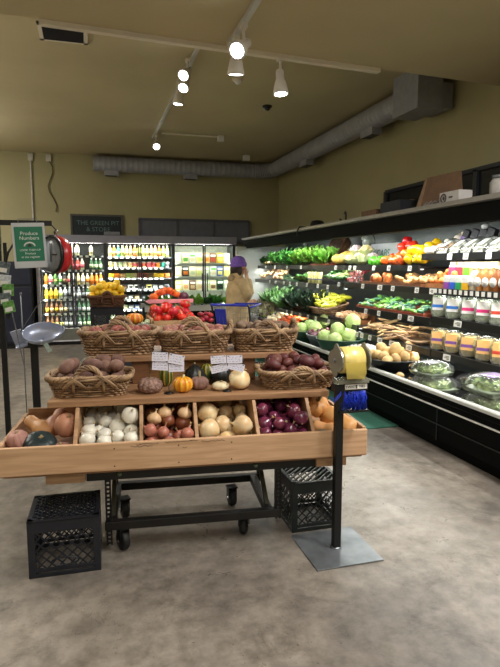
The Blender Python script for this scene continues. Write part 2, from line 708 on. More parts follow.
def head(x, y, zc, d, lab, drop, power=26, lit=True, L=.15, size=62):
    """d: direction the lamp faces; the can's neck hangs on a short yoke below the rail"""
    d = Vector(d).normalized()
    t = thing('track_spotlight', lab, 'spotlight', (x, y, zc))
    q = d.to_track_quat('Z', 'Y')
    piv = Vector((0, 0, -drop))
    prof = [(.024, -.07), (.032, -.06), (.033, 0.0), (.045, .03), (.058, .09), (.062, .115), (.058, .115), (.05, .1)]
    bmm = B()
    bmm.lathe(prof[:6], 20)
    bmm.bm.transform(Matrix.Translation(piv) @ q.to_matrix().to_4x4())
    bmm.out('can', canm, t)
    bb_ = B().lathe([(.001, .118), (.04, .119), (.055, .112)][::-1], 20)
    bb_.bm.transform(Matrix.Translation(piv) @ q.to_matrix().to_4x4())
    bb_.out('bulb', bulbm, t)
    B().tube([(0, 0, 0), (0, 0, -drop * .6), piv], .011, 8).bb(-.02, .02, -.035, .035, -.025, 0).out('yoke', canm, t)
    sl = bpy.data.lights.new('spot', 'SPOT')
    sl.energy = power
    sl.spot_size = math.radians(size)
    sl.spot_blend = .6
    sl.shadow_soft_size = .05
    sl.color = (1, .95, .87)
    so = bpy.data.objects.new('track_spot_beam', sl)
    COL.objects.link(so)
    so.location = Vector((x, y, zc)) + piv + d * .14
    so.rotation_euler = (-d).to_track_quat('Z', 'Y').to_euler()


P_ = 55
head(1.03, 3.72, SZ - .03, (-.55, -.6, -.55), 'lit white track spotlight on the short track facing the camera', .13, P_)
head(1.03, 3.92, SZ - .03, (.05, .25, -1), 'white track spotlight pointing down just behind the brightest lamp', .13, P_)
head(1.47, soff(1.47) + .03, SZ - .012, (.02, -.1, -1), 'single white spotlight hanging from the pale trim and pointing straight down', .16, P_)
head(1.01, 5.75, CZ - .03, (-.5, -.65, -.55), 'upper lit spotlight of the pair halfway along the long track', .12, P_)
head(1.03, 6.0, CZ - .03, (-.35, -.6, -.75), 'lower lit spotlight of the pair halfway along the long track', .14, P_)
head(1.02, 6.4, CZ - .03, (-.1, .1, -1), 'white spotlight pointing down behind the pair on the long track', .14, P_)
head(1.08, 9.1, CZ - .03, (-.1, -.9, -.75), 'lit spotlight at the far end of the long track', .12, P_)

# ---- mat
mat_o = B().bb(1.75, 2.66, 4.28, 9.0, 0.0, .012).out('floor_mat', M('green_mat', (40, 92, 76), 0.8, var=0.15, scale=40, bump=.2), bev=.004)
tag(mat_o, 'long green rubber mat on the floor along the produce cooler', 'mat')

# ---- unseen store lighting and added fill
def area(name, loc, rot, sx, sy, e, color=(1, 1, 1)):
    l = bpy.data.lights.new(name, 'AREA')
    l.shape = 'RECTANGLE'
    l.size, l.size_y, l.energy, l.color = sx, sy, e, color
    o = bpy.data.objects.new(name, l)
    COL.objects.link(o)
    o.location, o.rotation_euler = loc, rot
    return o


area('unseen_ceiling_light', (0.8, 0.4, SZ - .02), (0, 0, 0), .3, 1.3, 30, (1, .965, .92))
area('unseen_ceiling_light', (2.3, 1.6, SZ - .02), (0, 0, 0), .3, 1.3, 85, (1, .965, .92))
area('unseen_ceiling_light', (-1.6, 0.8, SZ - .02), (0, 0, 0), .3, 1.3, 9, (1, .965, .92))
area('unseen_ceiling_light', (0.6, -2.0, SZ - .02), (0, 0, 0), .3, 1.3, 42, (1, .965, .92))
area('unseen_ceiling_light', (-2.8, 5.0, CZ - .05), (0, 0, 0), .3, 1.6, 85, (1, .97, .94))  # added out of view as fill to lift the back wall
area('unseen_ceiling_light', (-2.8, 8.5, CZ - .05), (0, 0, 0), .3, 1.6, 85, (1, .97, .94))  # second added fill, further back on the left
for up in ((-2.8, 5.5, 2.5), (-2.6, 8.8, 2.6), (0.6, -1.6, 2.1), (-2.4, 1.2, 2.2)):  # added upward fill that brightens the ceilings, no fixtures there
    area('added_uplight', up, (PI, 0, 0), .3, 1.4, 26 if up[1] != 1.2 else 12, (1, .96, .9))
wd = bpy.data.worlds.new('world')
scene.world = wd
wd.use_nodes = True
wd.node_tree.nodes['Background'].inputs[0].default_value = (.5, .5, .5, 1)
wd.node_tree.nodes['Background'].inputs[1].default_value = 0.06
scene.view_settings.view_transform = 'Standard'
scene.view_settings.look = 'None'
scene.view_settings.gamma = 1
scene.view_settings.exposure = 0.38
scene.render.film_transparent = False
scene.cycles.max_bounces = 8
scene.cycles.transparent_max_bounces = 24
scene.cycles.use_denoising = True
scene.cycles.sample_clamp_indirect = 4
# ================================================================ PRODUCE
stem_green = M('stem_green', (92, 120, 52), 0.6, var=.25)
stem_tan = M('stem_tan', (150, 132, 92), 0.8, var=.25)


def onion_root(name, label, m, group, r=.045, squash=.92, neck=.5, cat='onion', tuft=True):
    t = thing(name, label, cat, (0, 0, 0), 0, group)
    prof = [(.001, -squash), (.12, -squash * .99), (.45, -squash * .82), (.8, -squash * .45), (.97, -.08), (.98, .18), (.85, .5), (.58, .75),
            (.3, .9), (.16, 1.0), (.11, 1.0 + neck * .3), (.09, 1.0 + neck * .55)]
    f = noise3(len(name) + int(r * 999), amp=.02)
    B().lathe([(a * r, z * r) for a, z in prof], 18, fn=lambda a, q: 1 + .015 * math.sin(5 * a + 1) + .02 * math.sin(2 * a)).out('bulb', m, t)
    b = B()
    for k in range(4):
        a = k * 1.7
        b.tube([(0, 0, r * (1 + neck * .4)), (r * .05 * math.cos(a), r * .05 * math.sin(a), r * (1.1 + neck * .6)),
                (r * .16 * math.cos(a), r * .16 * math.sin(a), r * (1.15 + neck))], [r * .08, r * .06, r * .015], 5)
    b.out('neck', M('onion_neck', (176, 146, 98), .8, var=.2), t)
    if tuft:
        b = B()
        for k in range(6):
            a = k * 1.05
            b.tube([(0, 0, -r * squash * .97), (r * .1 * math.cos(a), r * .1 * math.sin(a), -r * (squash + .06))], [r * .025, r * .01], 4)
        b.out('root', M('onion_root', (196, 178, 140), .9), t)
    return t


def potato_mesh(seed, r, el=1.28, amp=.05):
    f = noise3(seed, amp=amp, fr=1.6)
    return B().ell((0, 0, 0), (r * el, r * .93, r * .88), 16, 10, f)


def single(b, name, m, label, cat, group=None):
    return tag(b.out(name, m), label, cat, group)


def pumpkin(name, label, cat, R, H, ribs, depth, m, stem_m, stem_h=.03, stem_r=.008, wart=0, seed=1, bend=.01, col_ribs=None, group=None, blossom=False):
    """ribbed squash body with its stem"""
    t = thing(name, label, cat, (0, 0, 0), 0, group)
    prof = []
    n = 13
    for i in range(n):
        th = -PI / 2 + PI * i / (n - 1)
        rr = R * max(0.02, math.cos(th)) ** .75
        z = H * (.5 + .5 * math.sin(th))
        if i == n - 1:
            z -= H * .12
            rr = R * .02
        if i == n - 2:
            z -= H * .01
        prof.append((rr, z))
    rg = random.Random(seed)
    seg = ribs * 6
    b = B()
    b.lathe(prof, seg, fn=lambda a, q: 1 - depth * (1 - abs(math.sin(ribs * a / 2))))
    if wart:
        for v in list(b.bm.verts):
            d = Vector((v.co.x, v.co.y, v.co.z - H / 2))
            v.co += d.normalized() * rg.uniform(0, wart)
    if col_ribs:
        for f in b.bm.faces:
            c = f.calc_center_median()
            a = math.atan2(c.y, c.x) % (2 * PI)
            ph = (a * ribs / (2 * PI)) % 1
            if ph < .26 or ph > .74:
                f.material_index = 1
    b.out('body', [m, col_ribs] if col_ribs else m, t)
    s = B().tube([(0, 0, H * .84), (bend * .3, 0, H * .88 + stem_h * .4), (bend, bend * .4, H * .88 + stem_h)],
                 [stem_r * 1.7, stem_r, stem_r * 1.15], 7)
    s.out('stem', stem_m, t)
    return t


def pepper_root(name, label, m, group, r=.045):
    t = thing(name, label, 'pepper', (0, 0, 0), 0, group)
    b = B().lathe([(.001, -1.0 * r), (.35 * r, -1.02 * r), (.72 * r, -.85 * r), (.9 * r, -.4 * r), (r, .15 * r), (.98 * r, .55 * r), (.75 * r, .8 * r),
                   (.35 * r, .75 * r), (.02 * r, .62 * r)], 20, fn=lambda a, q: 1 - .1 * (1 - abs(math.sin(2 * a))))
    b.out('body', m, t)
    B().tube([(0, 0, .6 * r), (0, 0, .85 * r), (.1 * r, 0, 1.15 * r)], [.22 * r, .1 * r, .12 * r], 6).out('stem', stem_green, t)
    return t


def tomato_root(label, m, group, r=.04, cat='tomato', name='tomato'):
    t = thing(name, label, cat, (0, 0, 0), 0, group)
    B().ell((0, 0, 0), (r, r, r * .84), 16, 10, lambda u: 1 + .02 * math.sin(5 * math.atan2(u.y, u.x)) * (1 - u.z * u.z) - (.12 if u.z > .97 else 0)).out('body', m, t)
    b = B()
    for k in range(5):
        a = k * 2 * PI / 5
        b.leaf((0, 0, r * .76), (math.cos(a), math.sin(a), .15), (0, 0, 1), r * .6, r * .12, .3, n=3)
    b.tube([(0, 0, r * .7), (0, 0, r * 1.0)], [r * .08, r * .06], 5)
    b.out('calyx', stem_green, t)
    return t


def cabbage_root(label, m, group, r=.085):
    t = thing('cabbage', label, 'cabbage', (0, 0, 0), 0, group)
    B().ell((0, 0, 0), (r, r, r * .9), 20, 12, noise3(3, amp=.03)).out('head', m, t)
    b = B()
    for k in range(5):
        a0 = k * 1.3
        vs, fs = [], []
        n, mm = 7, 6
        for i in range(n + 1):
            for j in range(mm + 1):
                th = -1.1 + 2.1 * i / n
                ph = a0 + (j / mm - .5) * 1.75 * math.cos(th * .75)
                q = r * (1.035 + .03 * (i / n) + .012 * math.cos(j * PI) + (.035 if j in (0, mm) or i == n else 0))
                vs.append((q * math.cos(th) * math.cos(ph), q * math.cos(th) * math.sin(ph), q * .92 * math.sin(th)))
        for i in range(n):
            for j in range(mm):
                a = i * (mm + 1) + j
                fs.append((a, a + 1, a + mm + 2, a + mm + 1))
        b._add(vs, fs)
    b.out('outer_leaf', m, t)
    return t


def lemon_mesh(r):
    return B().lathe([(.001, -1.32 * r), (.16 * r, -1.24 * r), (.3 * r, -1.08 * r), (.62 * r, -.85 * r), (.92 * r, -.4 * r), (r, 0), (.92 * r, .4 * r), (.62 * r, .85 * r),
                      (.3 * r, 1.06 * r), (.14 * r, 1.2 * r), (.001, 1.24 * r)], 16, axis='x')


def leaf_bunch(name, label, cat, m, stem_m, n=22, L=.25, W=.05, spread=.6, stemL=.12, ruff=.18, curl=.4, seed=1, group=None, fan=1.0, stem_r=.004):
    """a bunch of greens lying with its leaves along +X fan and the stems tied at the origin"""
    t = thing(name, label, cat, (0, 0, 0), 0, group)
    r = random.Random(seed)
    b, s = B(), B()
    for k in range(n):
        a = r.uniform(-spread, spread)
        e = r.uniform(-.15, .75) * fan
        d = Vector((math.cos(a) * math.cos(e), math.sin(a) * math.cos(e), math.sin(e)))
        p0 = Vector((0, r.uniform(-.015, .015), r.uniform(-.01, .015)))
        p1 = p0 + d * stemL * r.uniform(.7, 1.1)
        s.tube([p0 - Vector((stemL * .4, 0, 0)), p0, p1], [stem_r, stem_r, stem_r * .7], 5)
        up = Vector((r.uniform(-.4, .4), r.uniform(-.4, .4), 1))
        b.leaf(p1 - d * stemL * .25, d, up, L * r.uniform(.7, 1.1), W * r.uniform(.7, 1.2), curl * r.uniform(.4, 1.4), ruff, 6, seed * 100 + k)
    b.out('leaves', m, t, kind='stuff')
    s.out('stems', stem_m, t, kind='stuff')
    B().lathe([(.02, -.006), (.022, 0), (.02, .006)], 12, axis='x').out('tie', M('rubber_tie', (60, 90, 170), .6), t)
    return t


# ----------------------------------------------------------------- baskets
wick = M('wicker', (178, 144, 108), .65, var=.3, scale=12, stretch=(1, 1, 8), col2=(100, 74, 52))
wick_d = M('wicker_rim', (188, 156, 120), .65, var=.3, scale=14, col2=(112, 86, 62))
wick_far = M('wicker_dark', (112, 74, 48), .7, var=.3, scale=9, col2=(78, 50, 34))


def basket(name, label, W, D, H, inset=.035, rows=6, handles='xy', m=wick, mr=wick_d, hoop=(.085, .065), seed=1, cross=True, fill=None, liner_m=None, group=None, fine=1):
    """woven willow basket; base at the origin, long side along x"""
    t = thing(name, label, 'basket', (0, 0, 0), 0, group)
    rg = random.Random(seed)
    N = 40
    stakes = [2 * PI * k / N for k in range(N)]

    def wall(a, z, off=0.0):
        q = z / H
        hw, hd = W / 2 - inset * (1 - q), D / 2 - inset * (1 - q)
        x, y = rr4(a, hw + off, hd + off)
        return Vector((x, y, z))
    b = B()
    n = N * 2
    rows += 2
    sr = H * .62 / rows * .6
    for k in range(rows):
        z = sr + (H - sr * 3.4) * k / (rows - 1)
        ph = k % 2
        pts = []
        for i in range(n):
            a = 2 * PI * i / n
            w = math.cos(PI * i / 2 + PI * ph) if i % 2 == 0 else 0
            pts.append(wall(a, z + rg.uniform(-.002, .002), .006 * w + .002))
        b.tube(pts, sr, 6, closed=True)
    for a in stakes:
        b.tube([wall(a, 0.004), wall(a, H * .5), wall(a, H - .01)], .0042, 5)
    b.out('weave', m, t)
    b = B()
    pts = [rr4(a, W / 2 - inset, D / 2 - inset) for a in stakes]
    b.prism([(x, y) for x, y in pts], 'z', 0.0, .008)
    b.out('base', m, t)
    # twisted rim
    b = B()
    n = 120
    for s in range(4):
        pts = []
        for i in range(n):
            a = 2 * PI * i / n
            th = i * .52 + s * 2 * PI / 4
            p = wall(a, H - .006 + .010 * math.sin(th), .010 * math.cos(th) + .004)
            pts.append(p)
        b.tube(pts, .0068, 6, closed=True)
    b.out('rim', mr, t)
    if fill:
        pts = [rr4(a, W / 2 - inset * .8, D / 2 - inset * .8) for a in stakes]
        B().prism([(x, y) for x, y in pts], 'z', .009, fill).out('liner', liner_m or M('burlap', (98, 78, 58), .95, var=.3, scale=60, bump=.4), t)
    hw, hh = hoop
    sides = []
    if 'y' in handles:
        sides += [(0, -1), (0, 1)]
    if 'f' in handles:
        sides += [(0, -1)]
    if 'x' in handles:
        sides += [(-1, 0), (1, 0)]
    for sx, sy in sides:
        b = B()
        for s in range(4):
            pts = []
            for i in range(33):
                q = i / 32
                a = PI * q
                u = -hw * math.cos(a)
                z = H * .35 + (H * .65 + hh) * math.sin(a) ** .75
                th = i * .55 + s * PI / 2
                o_ = .0085
                ox, oz = o_ * math.cos(th), o_ * math.sin(th)
                edge = .02
                q_ = min(1, z / H)
                if sy:
                    p = (u * (1 + oz * 3), sy * (D / 2 - inset * (1 - q_) + edge * (.6 if z < H else .3)) + ox, z + oz)
                else:
                    p = (sx * (W / 2 - inset * (1 - q_) + edge * (.6 if z < H else .3)) + ox, u * .8 * (1 + oz * 3), z + oz)
                pts.append(p)
            b.tube(pts, .0062, 6)
        if cross and sy:
            # lashings where the hoop meets the rim
            for q in (-1, 1):
                for w in (-1, 1):
                    x0 = q * hw
                    y0 = sy * (D / 2 + .012)
                    pts = [(x0 - w * .05, y0 - sy * .012, H * .52), (x0 - w * .015, y0 + sy * .006, H * .85), (x0 + w * .02, y0 + sy * .004, H + .008), (x0 + w * .045, y0 - sy * .03, H + .004)]
                    for e in (0, 1):
                        b.tube([Vector(p) + Vector((e * .012, 0, 0)) for p in pts], .0065, 5)
        b.out('handle', mr, t)
    return t
# ============================================================ PRODUCE STAND
TH = math.radians(6)
OS = Vector((0.4241, 2.5784, 0))
US, VS = Vector((math.cos(TH), -math.sin(TH), 0)), Vector((math.sin(TH), math.cos(TH), 0))


def W3(a, b, z):
    return OS + US * a + VS * b + Vector((0, 0, z))


def wood(name, c1, c2, rough=.55):
    m = bpy.data.materials.new(name)
    m.use_nodes = True
    nt = m.node_tree
    N, Lk = nt.nodes.new, nt.links.new
    bs = nt.nodes['Principled BSDF']
    bs.inputs['Roughness'].default_value = rough
    tc = N('ShaderNodeTexCoord')
    mp = N('ShaderNodeMapping')
    mp.inputs['Scale'].default_value = (1.2, 12, 16)
    Lk(tc.outputs['Object'], mp.inputs[0])
    nz = N('ShaderNodeTexNoise')
    nz.inputs['Scale'].default_value = 3
    nz.inputs['Detail'].default_value = 6
    nz.inputs['Distortion'].default_value = .6
    Lk(mp.outputs[0], nz.inputs['Vector'])
    rp = N('ShaderNodeValToRGB')
    rp.color_ramp.elements[0].position, rp.color_ramp.elements[0].color = .3, rgb(c2)
    rp.color_ramp.elements[1].position, rp.color_ramp.elements[1].color = .66, rgb(c1)
    Lk(nz.outputs['Fac'], rp.inputs[0])
    Lk(rp.outputs[0], bs.inputs['Base Color'])
    bp = N('ShaderNodeBump')
    bp.inputs['Strength'].default_value = .1
    bp.inputs['Distance'].default_value = .005
    Lk(nz.outputs['Fac'], bp.inputs['Height'])
    Lk(bp.outputs[0], bs.inputs['Normal'])
    return m


ply = wood('front_plywood', (206, 168, 132), (182, 142, 106))
shelfw = wood('shelf_wood', (168, 128, 92), (134, 98, 68))
dividerw = wood('divider_wood', (186, 148, 112), (154, 116, 82))
postw = wood('post_wood', (126, 84, 52), (98, 62, 38))

st = thing('produce_stand', 'wheeled wooden produce stand with divided bin tray and two shelves in the foreground', 'display stand', OS, -TH)
B().bb(-.875, .93, 0, .022, .473, .611).out('front_board', ply, st, bev=.005)
for x in (-.875, .91):
    B().bb(x, x + .02, .022, .62, .465, .618).out('end_panel', dividerw, st, bev=.003)
B().prism([(.022, .478), (.60, .594), (.60, .576), (.022, .460)], 'x', -.855, .91).out('tray_floor', shelfw, st)
B().bb(-.855, .91, .60, .62, .45, .645).out('tray_back', shelfw, st)
DIV = [-.528, -.218, .052, .361, .647]
for x in DIV:
    B().prism([(.022, .48), (.022, .603), (.165, .748), (.598, .748), (.598, .596)], 'x', x - .009, x + .009).out('divider', dividerw, st, bev=.002)
B().bb(-.672, .776, .17, .62, .75, .783).out('shelf', shelfw, st, bev=.004)
B().bb(-.505, .685, .49, .9, .914, .946).out('shelf', shelfw, st, bev=.004)
for x0, x1 in ((-.272, -.178), (.368, .435)):
    B().bb(x0, x1, .515, .54, .784, .913).out('shelf_support', postw, st, bev=.002)
for x in (-.42, .60):
    B().bb(x - .03, x + .03, .85, .885, .392, .913).out('rear_post', postw, st, bev=.002)
B().bb(-.176, .366, .56, .575, .784, .913).out('back_panel', wood('cards_backing', (176, 134, 84), (146, 104, 62)), st)
for y in (.10, .62):
    B().bb(-.49, .68, y, y + .035, .39, .452).out('rail', black, st, bev=.003)
for x in (-.49, .645):
    B().bb(x, x + .035, .137, .618, .395, .45).out('cross_rail', black, st)
for x0, x1 in ((-.68, -.494), (.684, .85)):
    B().bb(x0, x1, .085, .125, .392, .462).out('batten', ply, st, bev=.003)
for x in (-.33, .36):
    B().cyl((x, .1, .42), (x, .092, .42), .011, 12).out('bolt', M('bolt_green', (120, 140, 116), .4, .6), st)
for x in (-.235, .07, .33):
    for z in (.497, .583):
        B().cyl((x - .11, .0005, z), (x - .11, -.0012, z), .0035, 8).out('screw', M('screw_dark', (60, 44, 32), .5, .5), st)
# perforated angle legs
for x, y in ((-.405, .115), (.47, .115), (-.405, .625), (.47, .625)):
    b = B()
    zl = .04 if x < 0 else .11
    for w in (0, .021):
        b.bb(x + w, x + w + .009, y, y + .003, zl, .391)
    z = zl + .005
    while z < .38:
        b.bb(x, x + .03, y, y + .003, z, z + .011)
        z += .022
    b.bb(x, x + .003, y, y + .03, zl, .391)
    b.out('leg', black, st)
frame_m = M('frame_steel', (34, 33, 32), .45, .4, var=.2)
for y in (.128, .628):
    B().bb(-.41, .49, y - .021, y + .021, .121, .165).out('base_rail', frame_m, st, bev=.003)
for x in (-.375, .44):
    B().bb(x - .021, x + .021, .15, .606, .121, .165).out('side_rail', frame_m, st, bev=.003)
    B().bar((x, .18, .15), (x, .5, .388), .022).out('brace', M('brace_olive', (72, 70, 54), .5, .3), st)
cast = M('caster_rubber', (18, 18, 19), .6)
for x, y, rz in ((-.325, .143, .5), (-.335, .51, .3), (.315, .205, -.4), (.30, .565, .2)):
    c = B()
    c.bb(-.03, .03, -.03, .03, .112, .12)
    c.bb(-.026, -.021, -.022, .022, .045, .113).bb(.021, .026, -.022, .022, .045, .113)
    f = c.out('caster', M('caster_fork', (40, 40, 42), .4, .7), st, loc=(x, y, 0), rot=(0, 0, rz))
    w = B().lathe([(.012, -.018), (.046, -.018), (.051, -.011), (.051, .011), (.046, .018), (.012, .018)], 24, (0, 0, .0515), axis='x')
    w.out('wheel', cast, f)
    B().cyl((-.03, 0, .0515), (.03, 0, .0515), .007, 10).out('axle', chrome, f)
# pen scrawl along the upper edge of the front board
rg = random.Random(5)
b = B()
for x0, x1, z in ((-.27, -.16, .588), (-.24, -.13, .598), (-.10, .03, .600), (.02, .06, .602), (.07, .19, .606 - .01), (-.02, .0, .57)):
    pts = []
    n = int((x1 - x0) / .004)
    for i in range(n):
        pts.append((x0 + i * .004 + rg.uniform(-.003, .003), -.0006, z + rg.uniform(-.004, .004)))
    b.tube(pts, .0009, 4)
b.out('pen_marks', M('pen_ink', (46, 30, 22), .8), st, kind='stuff')


def on_floor(a, b):
    return .478 + .2 * (b - .022)


def fill_bin(kind, x0, x1, radii, base_r, label, group, seed, tilt=1.0, y1=.46, y0=.03, scale_el=None):
    pts = pack(radii, x0, x1, y0, y1, on_floor, seed)
    rg = random.Random(seed)
    for r, (a, bb, z) in zip(radii, pts):
        kind.put(W3(a, bb, z), (rg.uniform(-tilt, tilt), rg.uniform(-tilt, tilt), rg.uniform(0, 6.28)), label, group, r / base_r)


def radii(n, lo, hi, seed):
    r = random.Random(seed)
    return [r.uniform(lo, hi) for _ in range(n)]


g = 'white onions in the second bin'
lab = 'large white onion in the second bin from the left'
mw = M('white_onion', (226, 222, 208), .32, var=.06, scale=10, rand=.06, stretch=(3, 3, .5), coat=.2)
k = Kind(onion_root('white_onion', lab, mw, g, .05, .92, .22))
fill_bin(k, -.518, -.228, radii(46, .034, .046, 1), .05, lab, g, 1)

g = 'brown onions in the third bin'
lab = 'brown-skinned onion towards the back of the third bin'
mb = M('brown_onion', (126, 70, 44), .38, var=.25, scale=8, rand=.2, stretch=(3, 3, .5))
ms = M('shallot_pink', (176, 108, 92), .35, var=.2, scale=8, rand=.15, stretch=(3, 3, .5))
kb = Kind(onion_root('brown_onion', lab, mb, g, .048, .95, .8))
ks = Kind(onion_root('pink_onion', 'pink shallot lying along the front of the third bin', ms, 'pink shallots in the third bin', .036, 1.05, .7))
rd = radii(16, .030, .038, 3)
pts = pack(rd, -.208, .042, .03, .15, on_floor, 5)
rg = random.Random(3)
for r, p in zip(rd, pts):
    ks.put(W3(*p), (rg.uniform(-.9, .9), rg.uniform(-.9, .9), rg.uniform(0, 6)), None, None, r / .037)
rd = radii(20, .038, .05, 4)
pts = pack(rd, -.208, .042, .15, .46, on_floor, 6)
for r, p in zip(rd, pts):
    kb.put(W3(*p), (rg.uniform(-.5, .3), rg.uniform(-.4, .4), rg.uniform(0, 6)), None, None, r / .05)
mg = M('garlic_skin', (212, 176, 134), .5, var=.15, scale=9, stretch=(3, 3, .5))
top = max(p[2] for p in pts)
for i, (a, b_, z) in enumerate(((-.155, .155, .672), (-.1, .2, .69), (-.0, .19, .685))):
    q = onion_root('cipollini_onion', ['left papery tan onion on top of the brown onions', 'middle papery tan onion on top of the brown onions',
                                       'right papery tan onion on top of the brown onions'][i], mg, None, .038, .7, .4)
    q.location = W3(a, b_, z)
    q.rotation_euler = (.25 * (i - 1), .3 * (1 - i), i)

g = 'yellow onions in the fourth bin'
lab = 'big pale yellow onion in the fourth bin from the left'
my = M('yellow_onion', (214, 176, 122), .35, var=.16, scale=8, rand=.16, stretch=(3, 3, .5), col2=(232, 214, 176))
k = Kind(onion_root('yellow_onion', lab, my, g, .055, .92, .25))
rd = radii(24, .036, .062, 8)
fill_bin(k, .062, .351, rd, .058, lab, g, 8, 1.5)

g = 'red onions in the fifth bin'
lab = 'shiny red onion in the bin beside the twist tie post'
mr_ = M('red_onion', (100, 38, 64), .25, var=.3, scale=7, rand=.22, stretch=(3, 3, .5), coat=.3)
k = Kind(onion_root('red_onion', lab, mr_, g, .04, .92, .45))
fill_bin(k, .371, .637, radii(58, .033, .045, 9), .042, lab, g, 9, 1.3)

# squashes in the two end bins
tan = M('butternut_skin', (206, 152, 100), .5, var=.08, scale=6)
peach = M('peach_skin', (196, 140, 112), .5, var=.1, scale=6)
pinkg = M('pink_squash_skin', (176, 128, 116), .6, var=.18, scale=22)
dkg = M('kabocha_skin', (30, 46, 48), .45, var=.35, scale=14)
gg = M('grey_green_skin', (92, 98, 82), .55, var=.25, scale=14)


def butternut(name, label, m, L, r1, r2, loc, rot, cat='squash'):
    t = thing(name, label, cat, loc, 0, None, rot)
    n = 16
    prof = []
    for i in range(n):
        q = i / (n - 1)
        rr = r1 * math.sqrt(max(0, 1 - ((q - .3) / .32) ** 2)) if q < .3 else None
        neck = r2 * math.sqrt(max(0, 1 - max(0, (q - .86) / .14) ** 2))
        body = r1 * math.sqrt(max(0, 1 - ((q - .3) / .36) ** 2)) if q < .66 else 0
        prof.append((max(rr or 0, body, neck if q > .3 else 0, .001), (q - .5) * L))
    B().lathe(prof, 20, axis='x', fn=lambda a, q: 1 + .012 * math.sin(5 * a)).out('body', m, t)
    B().tube([(L * .49, 0, 0), (L * .54, 0, .004), (L * .58, .004, .008)], [.012, .008, .009], 6).out('stem', stem_tan, t)
    return t


def on(o, a, b, z, rz=0.0, rot=None):
    o.location = W3(a, b, z)
    o.rotation_euler = rot or (0, 0, rz)
    return o


on(pumpkin('kabocha_squash', 'dark green kabocha squash at the front of the leftmost bin', 'squash', .078, .082, 10, .05, dkg, stem_tan, .012, .008, .002), -.705, .115, .56, .4, (.35, .1, 0))
on(pumpkin('round_squash', 'smooth peach round squash against the divider of the leftmost bin', 'squash', .058, .118, 8, .03, peach, stem_tan, .012, .007), -.602, .21, .60, 0, (.3, .2, 0))
on(pumpkin('pink_squash', 'small rough pinkish squash left of the dark green one', 'squash', .052, .085, 10, .06, pinkg, stem_tan, .012, .006, .003, 4), -.797, .125, .575, 1, (.2, -.2, 0))
on(pumpkin('pink_squash', 'low pinkish squash half hidden at the left end behind the front board', 'squash', .06, .075, 9, .05, pinkg, stem_tan, .01, .006, .003, 5), -.775, .09, .49, 1)
on(pumpkin('pink_squash', 'low pinkish squash behind the front board under the peach squash', 'squash', .055, .075, 9, .05, pinkg, stem_tan, .01, .006, .003, 6), -.60, .09, .52, 2)
butternut('butternut_squash', 'tan butternut squash lying at the back left of the leftmost bin', tan, .19, .048, .034, W3(-.745, .31, .62), (0, -.3, 2.3))
butternut('butternut_squash', 'tan butternut squash lying behind the peach round squash', peach, .19, .05, .036, W3(-.66, .35, .635), (0, -.3, 1.3))

on(pumpkin('ribbed_pumpkin', 'small orange ribbed pumpkin at the back of the rightmost bin', 'pumpkin', .078, .10, 9, .13, M('orange_ribbed_skin', (206, 146, 84), .5, var=.12), stem_tan, .03, .009), .742, .33, .625, .3, (.55, .05, 0))
butternut('butternut_squash', 'tan butternut squash under the ribbed pumpkin in the rightmost bin', tan, .17, .048, .036, W3(.765, .17, .565), (0, -.15, 2.4))
on(pumpkin('grey_squash', 'small grey-green squash beside the red onions in the rightmost bin', 'squash', .05, .065, 9, .07, gg, stem_tan, .02, .008), .715, .09, .525, .7, (.3, 0, 0))
butternut('spaghetti_squash', 'long tan-orange squash leaning on the right end panel', M('spaghetti_skin', (214, 158, 96), .45, var=.08, scale=6), .26, .064, .056, W3(.846, .2, .595), (0, .22, -1.25))

# things standing on the lower shelf in front of the cards
warty = M('warty_skin', (150, 118, 106), .7, var=.45, scale=90, bump=1.0)
on(pumpkin('warty_pumpkin', 'rough purplish warty pumpkin left of the yellow striped squash', 'pumpkin', .064, .078, 12, .1, warty, stem_tan, .008, .006, .005, 2), -.172, .29, .783, .2)
on(pumpkin('carnival_squash', 'bright yellow squash with orange stripes below the name cards', 'squash', .054, .084, 10, .12, M('yellow_squash', (240, 190, 52), .4, var=.08), M('stem_pale', (206, 190, 130), .7), .018, .006, 0, 3, .008, M('orange_stripe', (226, 140, 34), .4)), .0, .27, .783, .3)
on(pumpkin('grey_pumpkin', 'dusty purple-grey pumpkin with a tall bent stem right of the yellow squash', 'pumpkin', .052, .068, 11, .1, M('grey_pumpkin_skin', (150, 116, 106), .65, var=.2, scale=30), stem_tan, .036, .006, .002, 5, .012), .092, .33, .783, .9)
on(pumpkin('patty_squash', 'small flat cream white squash on the shelf', 'squash', .046, .048, 10, .05, M('cream_skin', (226, 212, 176), .5, var=.05), stem_tan, .006, .006, 0), .202, .28, .783)
q = onion_root('large_onion', 'large tan onion at the right end of the shelf row beside the white squash', my, None, .062, .82, .1)
on(q, .305, .29, .834, .5, (.5, .25, .3))
dk2 = M('acorn_skin', (22, 26, 24), .4, var=.4, scale=10)
for i, (a, b_, lab) in enumerate(((.075, .43, 'black-green acorn squash with its point up behind the grey pumpkin'), (.225, .45, 'black-green acorn squash behind the right hand name cards'))):
    t = thing('acorn_squash', lab, 'squash', W3(a, b_, .783))
    B().lathe([(.02, 0), (.05, .008), (.066, .035), (.066, .055), (.05, .085), (.025, .108), (.004, .122)], 40, fn=lambda a_, q_: 1 - .1 * (1 - abs(math.sin(4 * a_)))).out('body', dk2, t)
    B().cyl((0, 0, .118), (0, 0, .128), .005, 6).out('tip', stem_tan, t)
ys = M('delicata_skin', (196, 160, 60), .5, var=.2)
for i, (a, b_, lab) in enumerate(((-.085, .44, 'upright yellow-green striped squash behind the left name cards'), (.15, .5, 'upright yellow-green striped squash behind the cream white squash'))):
    on(pumpkin('delicata_squash', lab, 'squash', .04, .11, 8, .1, ys, stem_tan, .008, .006, 0, 1, .004, M('delicata_green', (74, 92, 36), .5)), a, b_, .783)

